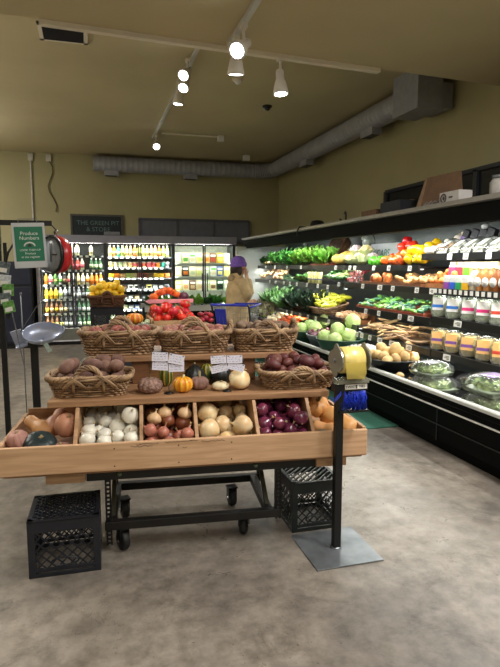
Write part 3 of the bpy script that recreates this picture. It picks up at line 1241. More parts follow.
# name card clips: a wire stem carrying hand written cards
cardm = M('card_white', (214, 212, 226), .6, var=.02)
inkm = [M('ink_violet', (92, 78, 150), .8), M('ink_dark', (52, 52, 72), .8)]


def card(label, a, b_, z, w, h, roll, yaw, seed, grp):
    t = thing('name_card', label, 'card', W3(a, b_, z), 0, grp, (-.08, roll, -TH + yaw))
    B().bb(-w / 2, w / 2, -.0006, .0006, -h / 2, h / 2).out('paper', cardm, t)
    rg = random.Random(seed)
    s = B()
    for r in range(3):
        z0 = h * (.28 - r * .27)
        x = -w * .4
        while x < w * .36:
            L = rg.uniform(.008, .018)
            pts = [(min(x + i * .0022, w * .45), -.0011, z0 + rg.uniform(-.003, .003)) for i in range(max(3, int(L / .0022)))]
            s.tube(pts, .0006, 4)
            x += L + .005
    s.out('handwriting', inkm[seed % 2], t, kind='stuff')
    d = B()
    for q in (-.4, .4):
        d.bb(q * w - .004, q * w + .004, -.0012, -.0006, h * .36, h * .44)
    d.out('corner_marks', inkm[1], t, kind='stuff')


wirem = M('wire_grey', (70, 70, 74), .4, .8)


def clip(label, a, b_, z0, z1):
    t = thing('card_clip', label, 'card holder', W3(a, b_, 0), -TH)
    B().lathe([(.024, z0), (.024, z0 + .006), (.004, z0 + .008)], 14).out('base', black, t)
    B().tube([(0, 0, z0 + .005), (0, 0, z1)], .0018, 6).out('wire', wirem, t)
    B().tube([(.012 * math.cos(x * .52), -.004, z1 + .012 * math.sin(x * .52)) for x in range(12)], .0018, 5, closed=True).out('ring', wirem, t)


clip('thin wire clip holding the left group of name cards', -.075, .247, .783, .955)
clip('thin wire clip holding the right group of name cards', .232, .247, .783, .935)
card('white handwritten card, upper left of the left hand card group', -.118, .236, .982, .082, .046, .06, 0, 1, None)
card('white handwritten card, lower left of the left hand card group', -.118, .239, .936, .082, .05, .08, 0, 2, None)
card('white handwritten card, upper right of the left hand card group', -.034, .236, .966, .08, .05, .22, 0, 3, None)
card('white handwritten card, lower right of the left hand card group', -.034, .24, .925, .08, .05, .0, 0, 4, None)
card('white handwritten card, upper left of the right hand card group', .186, .236, .958, .082, .042, -.04, 0, 5, None)
card('white handwritten card, upper right of the right hand card group', .272, .236, .957, .082, .042, 0, 0, 6, None)
card('white handwritten card, lower left of the right hand card group', .19, .24, .91, .09, .04, -.2, 0, 7, None)
card('white handwritten card, lower right of the right hand card group', .28, .238, .916, .09, .04, .26, 0, 8, None)

# baskets on the stand
bk1 = basket('wicker_basket', 'woven willow basket of small pink potatoes, leftmost on the upper shelf', .425, .29, .135, handles='y', hoop=(.08, .055), fill=.075)
on(bk1, -.342, .645, .947, -TH)
bk2 = basket('wicker_basket', 'woven willow basket of pinkish roots, middle of the upper shelf', .42, .29, .128, handles='y', hoop=(.085, .05), seed=4, fill=.07)
on(bk2, .088, .645, .947, -TH)
bk3 = basket('wicker_basket', 'woven willow basket of dusty brown roots, rightmost on the upper shelf', .38, .29, .13, handles='xf', hoop=(.075, .045), seed=6, fill=.08)
on(bk3, .503, .645, .947, -TH)
bk4 = basket('wicker_basket', 'wide willow basket of russet potatoes at the left of the lower shelf', .41, .27, .105, handles='y', hoop=(.075, .055), seed=8, fill=.045)
on(bk4, -.475, .335, .784, -TH)
bk5 = basket('wicker_basket', 'willow basket of dark red sweet potatoes at the right of the lower shelf', .42, .27, .098, handles='f', hoop=(.07, .022), seed=10, fill=.04)
on(bk5, .632, .335, .784, -TH)


def fill_basket(kinds, ca, cb, z, W, D, rd, base_r, seed, mound=0.0, tilt=3.0):
    fl = lambda a, b_: z + mound * (1 - ((a - ca) / (W / 2)) ** 2) * (1 - ((b_ - cb) / (D / 2)) ** 2)
    pts = pack(rd, ca - W / 2, ca + W / 2, cb - D / 2, cb + D / 2, fl, seed)
    rg = random.Random(seed)
    for i, (r, p) in enumerate(zip(rd, pts)):
        kinds[i % len(kinds)].put(W3(*p), (rg.uniform(-.5, .5), rg.uniform(-.5, .5), rg.uniform(0, 6.28)), None, None, r / base_r)


mp1 = M('pink_potato', (152, 82, 72), .6, var=.25, scale=30, rand=.22)
L1 = 'small pink potato heaped in the leftmost basket of the upper shelf'
ks_ = [Kind(single(potato_mesh(s, .02), 'pink_potato', mp1, L1, 'potato', 'pink potatoes in the upper left basket')) for s in (1, 2, 3)]
fill_basket(ks_, -.342, .645, .947 + .078, .36, .22, radii(86, .016, .022, 3), .02, 21, .02)
mp2 = M('mauve_root', (158, 104, 90), .6, var=.25, scale=30, rand=.22)
L2 = 'small mauve potato heaped in the middle basket of the upper shelf'
ks_ = [Kind(single(potato_mesh(s, .02), 'mauve_potato', mp2, L2, 'potato', 'mauve potatoes in the upper middle basket')) for s in (4, 5, 6)]
fill_basket(ks_, .088, .645, .947 + .073, .355, .22, radii(80, .017, .023, 4), .02, 22, .02)
mp3 = M('dusty_root', (128, 106, 88), .75, var=.25, scale=30, rand=.2)
L3 = 'dusty brown knobbly root in the rightmost basket of the upper shelf'
ks_ = [Kind(single(potato_mesh(s, .022, 1.2, .12), 'sunchoke', mp3, L3, 'root vegetable', 'knobbly roots in the upper right basket')) for s in (7, 8, 9)]
fill_basket(ks_, .503, .645, .947 + .083, .315, .22, radii(62, .018, .025, 5), .022, 23, .02)
mp4 = M('russet_potato', (116, 84, 72), .75, var=.25, scale=25, rand=.2)
L4 = 'large russet potato heaped in the left basket of the lower shelf'
ks_ = [Kind(single(potato_mesh(s, .044, 1.35), 'russet_potato', mp4, L4, 'potato', 'russet potatoes in the lower left basket')) for s in (10, 11, 12)]
fill_basket(ks_, -.475, .335, .784 + .04, .345, .205, radii(20, .034, .042, 6), .044, 24, .02)
mp5 = M('red_sweet_potato', (92, 42, 40), .55, var=.3, scale=20, rand=.3)
L5 = 'dark red sweet potato heaped in the right basket of the lower shelf'
ks_ = [Kind(single(potato_mesh(s, .031, 1.3), 'sweet_potato', mp5, L5, 'sweet potato', 'sweet potatoes in the lower right basket')) for s in (13, 14, 15)]
fill_basket(ks_, .632, .335, .784 + .043, .35, .205, radii(32, .027, .037, 7), .031, 25, .03)


# ---------------------------------------------------------- milk crates
def crate(name, label, m, loc, rz, w=.325, d=.3, h=.28, group=None, gstep=.034, gth=.007, single_dir=False):
    """upside-down milk crate: gridded base on top, lattice sides"""
    t = thing(name, label, 'crate', loc, rz, group)
    x, y = w / 2, d / 2
    b = B()
    for sx in (-1, 1):
        for sy in (-1, 1):
            b.box((sx * (x - .016), sy * (y - .016), h / 2), (.032, .032, h))
    for z0, z1 in ((0, .02), (.026, .044), (h - .062, h - .004)):
        b.bb(-x + .03, x - .03, -y, -y + .008, z0, z1).bb(-x + .03, x - .03, y - .008, y, z0, z1)
        b.bb(-x, -x + .008, -y + .03, y - .03, z0, z1).bb(x - .008, x, -y + .03, y - .03, z0, z1)
    b.out('frame', m, t, bev=.002)

    def lattice(bb_, W, H, step, th, put, dirs=(1, -1)):
        # diagonal bars both ways, clipped to the panel
        for sgn in dirs:
            c = -H
            while c < W + H:
                pts = []
                for zz in (0, H):
                    xx = c + (zz if sgn > 0 else H - zz)
                    pts.append((xx, zz))
                (x0, z0), (x1, z1) = pts
                # clip to 0..W
                def clipx(xa, za, xb, zb, lim, keep_less):
                    if (xa > lim) == keep_less and (xb > lim) == keep_less and xa != lim and xb != lim:
                        return None
                    return xa
                lo, hi = 0.0, 1.0
                dx = x1 - x0
                for lim, s_ in ((0, 1), (W, -1)):
                    if abs(dx) > 1e-9:
                        q = (lim - x0) / dx
                        if s_ * dx > 0:
                            lo = max(lo, q)
                        else:
                            hi = min(hi, q)
                if lo < hi:
                    p = lambda q: (x0 + dx * q, z0 + (z1 - z0) * q)
                    bb_.bar(put(*p(lo)), put(*p(hi)), th, th)
                c += step
    z0, H = .044, h - .044 - .062
    for nm, put, W in (('f', lambda u, v: (-x + .03 + u, -y + .004, z0 + v), w - .06), ('b', lambda u, v: (-x + .03 + u, y - .004, z0 + v), w - .06),
                       ('l', lambda u, v: (-x + .004, -y + .03 + u, z0 + v), d - .06), ('r', lambda u, v: (x - .004, -y + .03 + u, z0 + v), d - .06)):
        b = B()
        lattice(b, W, H, .046, .006, put)
        # oval hand grip near the lower edge
        pts = [put(W / 2 + .062 * math.cos(k * PI / 8), .024 + .02 * math.sin(k * PI / 8)) for k in range(16)]
        b.tube(pts, .005, 5, closed=True)
        b.out('lattice_panel', m, t)
    b = B()
    lattice(b, w - .03, d - .03, gstep, gth, lambda u, v: (-x + .015 + u, -y + .015 + v, h - .006), (1,) if single_dir else (1, -1))
    b.bb(-x + .02, x - .02, -y, -y + .02, h - .012, h).bb(-x + .02, x - .02, y - .02, y, h - .012, h).bb(-x, -x + .02, -y, y, h - .012, h).bb(x - .02, x, -y, y, h - .012, h)
    b.out('grid', m, t)
    return t


crm = M('crate_black', (24, 27, 36), .38, var=.15)
crate('milk_crate', 'black milk crate upside down on the floor under the left end of the stand', crm, (-.155, 2.735, 0), -.03)
crate('milk_crate', 'black milk crate upside down on the floor behind the twist tie post', M('crate_black_green', (22, 28, 28), .35, var=.15), (1.155, 2.815, 0), -.02, .285, gstep=.04, gth=.008, single_dir=True)

# ------------------------------------------------------- twist tie post
t = thing('twist_tie_stand', 'black post on a square steel plate with blue twist ties and a yellow bag roll', 'dispenser stand', (1.172, 2.458, 0))
steel = M('plate_steel', (122, 127, 131), .3, .6, var=.3, scale=7)
B().bb(-.18, .175, -.18, .185, 0, .007).out('base_plate', steel, t, bev=.002)
B().bb(-.019, .019, -.019, .019, .007, .868).out('post', black, t, bev=.002)
B().cyl((0, .0, .007), (0, 0, .012), .03, 12).out('weld', steel, t)
hd = B()
hd.bb(-.03, .15, -.02, .03, .828, .868).bb(.0, .15, .02, .03, .74, .83)
hd.out('tie_holder', blackpl, t, bev=.003)
lb = B().bb(.022, .142, -.023, -.0205, .838, .864).out('label_plate', M('label_white', (222, 220, 214), .5), t)
text('TWIST', 'lettering', M('label_ink', (40, 40, 44), .7), lb, (.052, -.0236, .851), (PI / 2, 0, 0), .017, sx=1.15)
text('TIES', 'lettering', M('label_ink'), lb, (.114, -.0236, .851), (PI / 2, 0, 0), .017, sx=1.15)
B().bb(.08, .087, -.0245, -.0235, .842, .86).out('logo', M('label_ink'), lb)
b = B()
rg = random.Random(11)
for i in range(150):
    x = rg.uniform(.006, .146)
    y = rg.uniform(-.018, .016)
    b.tube([(x, y, .834), (x + rg.uniform(-.012, .012), y - rg.uniform(0, .012), .79), (x + rg.uniform(-.02, .02), y - rg.uniform(0, .02), .735 + rg.uniform(-.008, .012))], .0017, 3)
for i in range(4):
    z = .80 + i * .006
    b.tube([(.01, -.015, z + .02), (-.015, -.03, z), (-.04, -.03, z - .02), (-.055, -.02, z - .01)], .0012, 3)
b.out('twist_ties', M('tie_blue', (44, 74, 226), .35, var=.45, scale=60), t, kind='stuff')
B().bb(-.01, .15, -.035, .02, .722, .73).out('catch_tray', blackpl, t)
brk = clear('bracket_clear', (178, 178, 160), .3, .45)
b = B()
for x0 in (-.024, .124):
    pts = []
    for k in range(28):
        a = 2 * PI * k / 28
        r = .082 + .022 * math.cos(2 * a + .4) + .012 * math.cos(4 * a)
        pts.append((r * .72 * math.cos(a), .985 + r * 1.15 * math.sin(a)))
    b.prism(pts, 'x', x0, x0 + .007)
b.bb(-.02, .15, -.03, .04, .869, .889)
b.out('roll_bracket', brk, t)
B().lathe([(.02, .0), (.062, .0), (.066, .004), (.066, .112), (.062, .116), (.02, .116)], 30, (-.002, 0, .985), axis='x').out('bag_roll', M('bag_roll_yellow', (222, 200, 116), .35, var=.12, scale=5, stretch=(8, 1, 1), coat=.4), t)
B().cyl((-.03, 0, .985), (.165, 0, .985), .01, 12).out('roll_axle', greymet, t)
b = B()
b._add([(.002, -.066, .98), (.11, -.066, .98), (.11, -.074, .93), (.002, -.074, .93), (.105, -.062, .895), (.015, -.056, .9)], [(0, 1, 2, 3), (3, 2, 4, 5)])
b.out('loose_bag', clear('bag_film', (236, 214, 110), .3, .55), t)
# ==================================================== HANGING SCALE CORNER
YP = 4.2
p1 = AtY(8.6, 430, YP)
t = thing('scale_post', 'tall black square post with a short arm at the left edge of the photo', 'post', (p1.x, YP, 0))
zt, zb = AtY(2, 205, YP).z, AtY(28, 223, YP).z
B().bb(-.018, .018, -.018, .018, .01, zt).out('post', black, t, bev=.002)
B().bb(-.023, .023, -.023, .023, zt, zt + .018).out('cap', black, t, bev=.003)
B().bb(-.12, .12, -.12, .12, 0, .01).out('base_plate', M('plate_steel'), t)
xe = AtY(52, 225, YP).x - p1.x
B().bb(.018, xe, -.015, .015, zb - .018, zb + .018).out('arm', black, t, bev=.002)
hk = AtY(55, 236, YP)
hx, hz = hk.x - p1.x, hk.z
B().tube([(xe - .05, 0, zb - .01), (xe, 0, zb - .015), (xe + .025, 0, zb - .045), (xe + .012, 0, hz + .03), (hx, 0, hz + .01)], .005, 6).out('hook', black, t)

sc = AtY(57.3, 254.8, YP)
ang = math.atan2(-.64, -.77)
t = thing('hanging_scale', 'red hanging produce scale with a round grey dial and a metal scoop below', 'scale', (sc.x, YP, sc.z))
face = Vector((math.cos(ang), math.sin(ang), 0))
q = face.to_track_quat('Z', 'Y').to_matrix().to_4x4()


def turned(b):
    b.bm.transform(q)
    return b


R_ = .132
turned(B().lathe([(.02, -.038), (R_ * .88, -.038), (R_ * .97, -.03), (R_, -.01), (R_, .045)], 36)).out('housing', M('scale_red', (196, 38, 44), .3, var=.05, coat=.4), t)
turned(B().lathe([(R_, .045), (R_ + .006, .045), (R_ + .006, .064), (R_ - .006, .068), (R_ - .012, .056)], 36, cap=False)).out('rim', black, t)
turned(B().lathe([(R_ - .004, .050), (R_ - .004, .053), (.02, .0531), (.0, .0532)], 36, cap=False)).out('dial', M('dial_grey', (148, 154, 164), .35, var=.04), t)
b = B()
for k in range(40):
    a = 2 * PI * k / 40
    r0 = R_ * (.78 if k % 5 == 0 else .83)
    b.bar((r0 * math.cos(a), r0 * math.sin(a), .0535), (R_ * .88 * math.cos(a), R_ * .88 * math.sin(a), .0535), .002 if k % 5 else .0035, .001)
turned(b).out('tick_marks', M('dial_ink', (60, 62, 74), .6), t, kind='stuff')
# needle straight up, short mark to the right
u = Vector((0, 0, 1))
b = B()
fo = face * .058
rt = Vector((0, 0, 1)).cross(face) * 1.0
b.bar(fo - u * .05, fo + u * .085, .006, .003)
b.bar(fo - u * .05, fo + u * .02, .012, .003)
b.bar(fo + rt * .02, fo + rt * .07, .004, .008)
b.out('needle', M('needle_dark', (44, 26, 44), .5), t)
B().tube([(0, 0, R_ - .005), (0, 0, R_ + .02), (.012, 0, R_ + .035), (0, 0, R_ + .05), (-.012, 0, R_ + .035), (0, 0, R_ + .02)], .005, 6).out('hanger', chrome, t)
pc = AtY(41, 331.5, YP) - Vector((sc.x, YP, sc.z))
b = B()
n = 26
rim, vs, fs = [], [], []
for j in range(7):
    f_ = j / 6
    for k in range(n):
        a = 2 * PI * k / n
        ex = .13 if math.cos(a) < 0 else .13 + .035 * math.cos(a) ** 3
        c_ = 1 - f_ ** 2.2
        c_ = math.sqrt(max(0, 1 - f_ * f_)) if f_ < 1 else 0
        vs.append((ex * c_ * math.cos(a), .105 * c_ * math.sin(a), -.085 * f_))
for j in range(6):
    for k in range(n):
        l = (k + 1) % n
        fs.append((j * n + k, j * n + l, (j + 1) * n + l, (j + 1) * n + k))
b._add(vs, fs)
pan = b.out('scoop_pan', M('pan_metal', (176, 184, 206), .35, .55, var=.05), t, loc=pc, rot=(.62, -.1, 0))
md = pan.modifiers.new('thick', 'SOLIDIFY')
md.thickness = .003
bk = B().bb(-.205, -.13, .05, .06, -.06, .05).bb(-.2, -.12, -.02, .06, -.065, -.055)
bk.out('pan_bracket', M('pan_metal'), t, loc=pc, rot=(.2, -.3, 0))
b = B()
for dx, dy, dz in ((-.14, .0, 0), (.15, .02, .01), (.0, .085, .06)):
    b.tube([(0, 0, -R_), (pc.x + dx, pc.y + dy, pc.z + dz)], .0022, 5)
b.out('chain', greymet, t)
b = B().box((pc.x + .045, pc.y - .06, pc.z - .11), (.03, .002, .07), (0, -.45, 0))
b.out('price_tag', M('tag_pale', (150, 168, 158), .6, var=.2, scale=60), t)
p2 = AtY(35.5, 372, YP + .1)
t = thing('scoop_post', 'shorter black square post standing under the scale scoop', 'post', (p2.x, YP + .1, 0))
B().bb(-.026, .026, -.026, .026, .01, AtY(35, 341, YP + .1).z).out('post', black, t, bev=.003)
B().bb(-.13, .13, -.13, .13, 0, .01).out('base_plate', M('plate_steel'), t)

# number sign on the arm
c = AtY(29.6, 245.5, YP - .06)
t = thing('green_sign', 'green produce number sign in a white frame hanging in front of the black arm', 'sign', c, 0, None, (0, -.04, .10))
B().bb(-.107, .107, -.004, .008, -.155, .155).out('frame', M('sign_frame_white', (196, 200, 204), .4, var=.03), t, bev=.004)
B().bb(-.092, .092, -.006, -.0041, -.108, .128).out('panel', M('sign_green', (30, 118, 88), .5, var=.05), t)
sw = M('sign_white', (226, 232, 226), .6)
for s_, z, sz in (('Produce', .082, .034), ('Numbers', .050, .034), ('LOOK THEM UP', -.032, .019), ('Produce', -.055, .021), ('at the register', -.079, .021)):
    text(s_, 'lettering', sw, t, (.002, -.0066, z), (PI / 2, 0, 0), sz)
B().tube([(.034 * math.cos(k * PI / 8), -.007, -.006 + .026 * math.sin(k * PI / 8)) for k in range(9)], .006, 6).out('arc_symbol', sw, t)
B().prism([(-.016, -.008), (.016, -.008), (0, .014)], 'y', -.0085, -.0062).out('mark', M('sign_dark', (44, 40, 38), .6), t)
B().tube([(-.06, .0, .162), (-.06, .05, .185), (.06, .05, .185), (.06, .0, .162)], .003, 5).out('wire_hanger', greymet, t)

# strap, pull chain and hanging seed packets
a, b_ = AtY(14, 243, YP - .05), AtY(6, 262, YP - .05)
o = B().tube([a + Vector((0, .03, .02)), a, a.lerp(b_, .5) + Vector((-.012, 0, .0)), b_, b_ + Vector((-.005, .01, -.06))], .008, 6).out('strap', black)
tag(o, 'curved black strap between the green sign and the packets', 'strap')
t = thing('clip_strip', 'hanging plastic strip that holds small seed packets on the left post', 'clip strip', AtY(5, 250, YP - .03))
B().bb(-.012, .012, 0, .002, -.48, .05).out('strip', blackpl, t)
pkm = [M('packet_white', (190, 196, 200), .4, var=.25, scale=60), M('packet_green', (96, 148, 74), .4, var=.45, scale=50), M('packet_dark', (92, 104, 106), .4, var=.5, scale=60)]
for i, (px, py, m_, nm) in enumerate(((4, 268, 2, 'topmost dark packet'), (5, 281, 0, 'second packet, pale,'), (8, 290, 1, 'third packet, green,'), (5, 299, 2, 'fourth packet, grey,'), (9, 307, 1, 'lowest packet, green,'))):
    t = thing('seed_packet', nm + ' on the hanging strip by the left post', 'packet', AtY(px, py, YP - .05 - i * .004), 0, None, (.15, .2 - .1 * i, .3))
    B().box((0, 0, 0), (.075, .008, .085)).out('pouch', pkm[m_], t, bev=.003)
    B().bb(-.03, .02, -.0055, -.0042, -.03, .0).out('label', M('packet_label', (222, 222, 214), .5, var=.1, scale=50), t)
b = B()
a, c = AtY(12, 312, YP - .04), AtY(25, 369, YP - .04)
for i in range(26):
    b.ell(a.lerp(c, i / 25), (.005, .005, .009), 6, 4)
o = b.out('pull_chain', greymet, kind=None)
tag(o, 'thin slanting bead chain hanging below the packets near the scoop', 'chain')
t = thing('hang_rod', 'thin upright wire rod seen against the dark cabinet left of the scoop', 'rod', AtY(22, 318, YP + .1))
B().cyl((0, 0, -.9), (0, 0, .17), .004, 6).out('rod', greymet, t)
B().cyl((0, 0, .165), (0, 0, .185), .008, 8).out('tip', greymet, t)
t['label'] = 'thin upright wire rod seen against the dark cabinet left of the scoop'

# dark cabinet at the far left
t = thing('side_cabinet', 'dark navy cabinet standing left of the lit drinks cooler', 'cabinet', (-1.25, 10.6, 0))
nv = M('navy_cabinet', (20, 24, 38), .45, var=.15)
B().bb(-.36, .27, -.3, .5, .08, 1.52).out('body', nv, t, bev=.006)
B().bb(-.34, .25, -.325, -.301, .12, 1.08).out('door', M('navy_door', (24, 30, 48), .35), t, bev=.004)
B().bb(-.34, .25, -.325, -.301, 1.12, 1.48).out('drawer_front', M('navy_door'), t, bev=.004)
B().bb(-.36, .27, -.26, .5, 0, .08).out('plinth', black, t)
# ============================================================ BACK COOLER
CY = 10.55                                  # glass line
X0, X1, X2, X3 = -.87, Xat(106, 10.55, 1.3), Xat(173.5, 10.55, 1.3), 2.72
t = cooler = thing('glass_door_cooler', 'long lit drinks cooler with glass doors along the back wall', 'cooler', ((X0 + X3) / 2, CY, 0))
ox = (X0 + X3) / 2


def cb(x0, x1, y0, y1, z0, z1, b=None):
    return (b or B()).bb(x0 - ox, x1 - ox, y0 - CY, y1 - CY, z0, z1)


hdm = M('cooler_header', (138, 138, 150), .45, .2, var=.05)
dark_in = M('cooler_dark_liner', (52, 54, 56), .6)
cb(X0 - .06, X3 + .06, CY, 11.18, 1.86, 2.0).out('header', hdm, t, bev=.01)
cb(X0 - .06, X0, CY, 11.18, .08, 1.86).out('side_panel', M('cooler_white', (206, 206, 214), .4), t, bev=.006)
cb(X3, X3 + .06, CY, 11.18, .08, 1.86).out('side_panel', M('cooler_grey', (92, 94, 100), .5), t, bev=.006)
cb(X0 - .06, X3 + .06, CY - .01, 11.18, .07, .3).out('base_panel', M('cooler_base', (112, 112, 104), .5, .2), t, bev=.006)
cb(X0 - .04, X3 + .04, CY + .06, 11.1, 0, .07).out('kick', black, t)
cb(X0 - .06, X3 + .06, CY - .03, CY - .01, .07, .09).out('bumper_strip', M('cooler_white'), t)
cb(X0, X2, 11.12, 11.16, .3, 1.86).out('back_liner', dark_in, t)
cb(X2, X3, 11.12, 11.16, .3, 1.86).out('back_liner', M('cooler_white_liner', (214, 218, 200), .5), t)
shelfm = M('cooler_shelf', (30, 31, 34), .5)
shelfw_ = M('cooler_white_shelf', (226, 228, 216), .4)
tagm = M('price_white', (232, 232, 226), .5, var=.02)
frm = M('door_frame', (70, 72, 78), .4, .4)
glass = clear('door_glass', (246, 250, 248), .1, 0.0)
led = M('cooler_led', (255, 252, 240), .4, emit=9)
secs = [(X0, X1, [1.63, 1.37, 1.10, .84, .58, .31], False), (X1, X2, [1.61, 1.41, 1.22, 1.0, .81, .62, .42], False), (X2, X3, [1.50, 1.24, .97, .72, .5], True)]
for x0, x1, zs, wh in secs:
    cb(x1 - .02, x1 + .02, CY + .02, 11.12, .3, 1.86).out('partition', frm, t) if x1 < X3 else None
    for z in zs:
        cb(x0 + .02, x1 - .02, CY + .08, 11.1, z - .025, z).out('shelf', shelfw_ if wh else shelfm, t)
        area('cooler_shelf_fill', ((x0 + x1) / 2, CY + .06, z + .2), (math.radians(40), 0, 0), x1 - x0 - .1, .03, 2.3 if not wh else 1.2, (.99, 1, .94))  # added fill over each shelf to brighten the packages, not a fitting
        b = B()
        n = int((x1 - x0 - .1) / .105)
        for i in range(n):
            x = x0 + .06 + i * .105
            cb(x, x + .055, CY + .072, CY + .079, z - .032, z + .004, b)
        if not wh:
            b.out('price_strip', tagm, t, kind='stuff')
        else:
            b.bm.free()
    cb(x0 + .06, x1 - .06, CY + .1, CY + .13, 1.835, 1.855).out('led_bar', led, t)
    xm = (x0 + x1) / 2
    for d0, d1 in ((x0, xm), (xm, x1)):
        b = B()
        for a0, a1 in ((d0 + .006, d0 + .03), (d1 - .03, d1 - .006)):
            cb(a0, a1, CY - .02, CY + .012, .32, 1.85, b)
        cb(d0 + .03, d1 - .03, CY - .02, CY + .012, .32, .35, b)
        cb(d0 + .03, d1 - .03, CY - .02, CY + .012, 1.82, 1.85, b)
        f = b.out('door', frm, t)
        cb(d0 + .03, d1 - .03, CY - .004, CY + .002, .35, 1.82).out('glass_pane', glass, f)
        hx = d1 - .05 if d0 == x0 else d0 + .05
        cb(hx - .01, hx + .01, CY - .06, CY - .045, .95, 1.3).out('handle', frm, f)
    area('cooler_lamp', ((x0 + x1) / 2, CY + .09, 1.84), (math.radians(28), 0, 0), x1 - x0 - .1, .06, 6 if not wh else 3, (.98, 1, .92))
    for xx in (x0 + .05, x1 - .05):
        area('cooler_lamp', (xx, CY + .05, 1.08), (math.radians(90), 0, math.radians(18 if xx > xm else -18)), .04, 1.4, 3.4 if not wh else 1.3, (.98, 1, .93))

CM = {'cream': (236, 222, 178), 'white': (236, 236, 230), 'red': (196, 64, 54), 'green': (104, 176, 76), 'dark green': (40, 82, 46), 'orange': (236, 132, 44), 'yellow': (242, 194, 48),
      'amber': (112, 66, 30), 'black': (30, 28, 30), 'pink': (224, 100, 110), 'lime': (198, 212, 110), 'pale yellow': (242, 228, 132), 'peach': (240, 184, 124), 'grey': (120, 122, 126),
      'teal': (70, 176, 160), 'brown': (130, 92, 62), 'blue': (70, 96, 170), 'pale green': (196, 212, 166), 'tan': (214, 186, 138)}


def cmat(n):
    return M('pack_' + n.replace(' ', '_'), CM[n], .4, var=.12, scale=25, rand=.08)


CAPM = M('bottle_cap', (222, 220, 214), .4)
PROTO = {}


def bottle(kind, body, lab, name=None):
    """small drinks package: body, cap and label"""
    key = (kind, body, lab)
    if key in PROTO:
        return PROTO[key]
    t = thing(kind, '', kind.replace('_', ' '))
    if kind == 'juice_bottle':
        B().lathe([(.03, 0), (.034, .006), (.034, .13), (.03, .155), (.014, .18), (.013, .2)], 12).out('bottle', cmat(body), t)
        B().lathe([(.016, .194), (.016, .214)], 10).out('cap', CAPM, t)
        B().lathe([(.0352, .04), (.0352, .11)], 12).out('label', cmat(lab), t)
    elif kind == 'beer_bottle':
        B().lathe([(.028, 0), (.031, .006), (.031, .12), (.026, .145), (.013, .18), (.012, .225)], 12).out('bottle', cmat(body), t)
        B().lathe([(.0322, .03), (.0322, .1)], 12).out('label', cmat(lab), t)
        B().lathe([(.014, .222), (.014, .232)], 10).out('cap', cmat(lab), t)
    elif kind == 'drink_can':
        B().lathe([(.026, 0), (.032, .008), (.032, .12), (.027, .132)], 12).out('can', cmat(body), t)
        B().lathe([(.0325, .03), (.0325, .09)], 12).out('label', cmat(lab), t)
        B().lathe([(.027, .132), (.026, .135), (.001, .131)], 12).out('lid', chrome, t)
    elif kind == 'drink_carton':
        B().prism([(-.035, 0), (.035, 0), (.035, .15), (.006, .195), (.006, .212), (-.006, .212), (-.006, .195), (-.035, .15)], 'x', -.035, .035).out('carton', cmat(body), t)
        B().bb(-.0355, .0355, -.0358, -.035, .03, .11).out('label', cmat(lab), t)
    elif kind == 'yogurt_tub':
        B().lathe([(.034, 0), (.043, .1)], 14).out('tub', cmat(body), t)
        B().lathe([(.046, .098), (.046, .108), (.001, .11)], 14).out('lid', CAPM, t)
        B().lathe([(.0395, .03), (.043, .08)], 14).out('label', cmat(lab), t)
    elif kind == 'food_pack':
        B().bb(-.05, .05, -.03, .03, 0, .085).out('pack', cmat(body), t, bev=.006)
        B().bb(-.035, .035, -.0325, -.0302, .02, .065).out('label', cmat(lab), t)
    elif kind == 'frozen_box':
        B().bb(-.062, .062, -.022, .022, 0, .195).out('box', cmat(body), t)
        B().bb(-.045, .045, -.0232, -.0221, .03, .1).out('picture', cmat(lab), t)
        B().bb(-.05, .05, -.0232, -.0221, .125, .165).out('label', cmat('white' if body != 'white' else 'green'), t)
    elif kind == 'produce_bag':
        B().ell((0, 0, .05), (.08, .05, .055), 12, 8, noise3(4, amp=.1)).out('bag', cmat(body), t)
        B().bb(-.035, .035, -.056, -.05, .03, .075).out('label', cmat(lab), t)
    PROTO[key] = Kind(t)
    return PROTO[key]


ORD = ['top', 'second', 'third', 'fourth', 'fifth', 'sixth', 'bottom']


def row(sec, r, x0, x1, z, kind, seq, depth=2, step=None, y=None):
    rg = random.Random(sec * 100 + r)
    n = len(seq)
    for i, s_ in enumerate(seq):
        if not s_:
            continue
        body, lab = s_ if isinstance(s_, tuple) else (s_, s_)
        k = kind
        if len(s_) == 3 and isinstance(s_, tuple):
            body, lab, k = s_
        x = x0 + (i + .5) * (x1 - x0) / n
        desc = body if body == lab else '%s-%s' % (body.replace(' ', '-'), lab.replace(' ', '-'))
        pl_ = '%s shelf of the %s cooler section' % (ORD[r], ['left', 'middle', 'right'][sec])
        nm = k.replace('_', ' ')
        bottle(k, body, lab).put((x, (y or CY + .17) + rg.uniform(-.01, .02), z + .001), (0, 0, rg.uniform(-.12, .12)),
                                 '%s %s on the %s' % (desc, nm, pl_), '%s %ss, %s' % (desc, nm, pl_), rg.uniform(.97, 1.03))


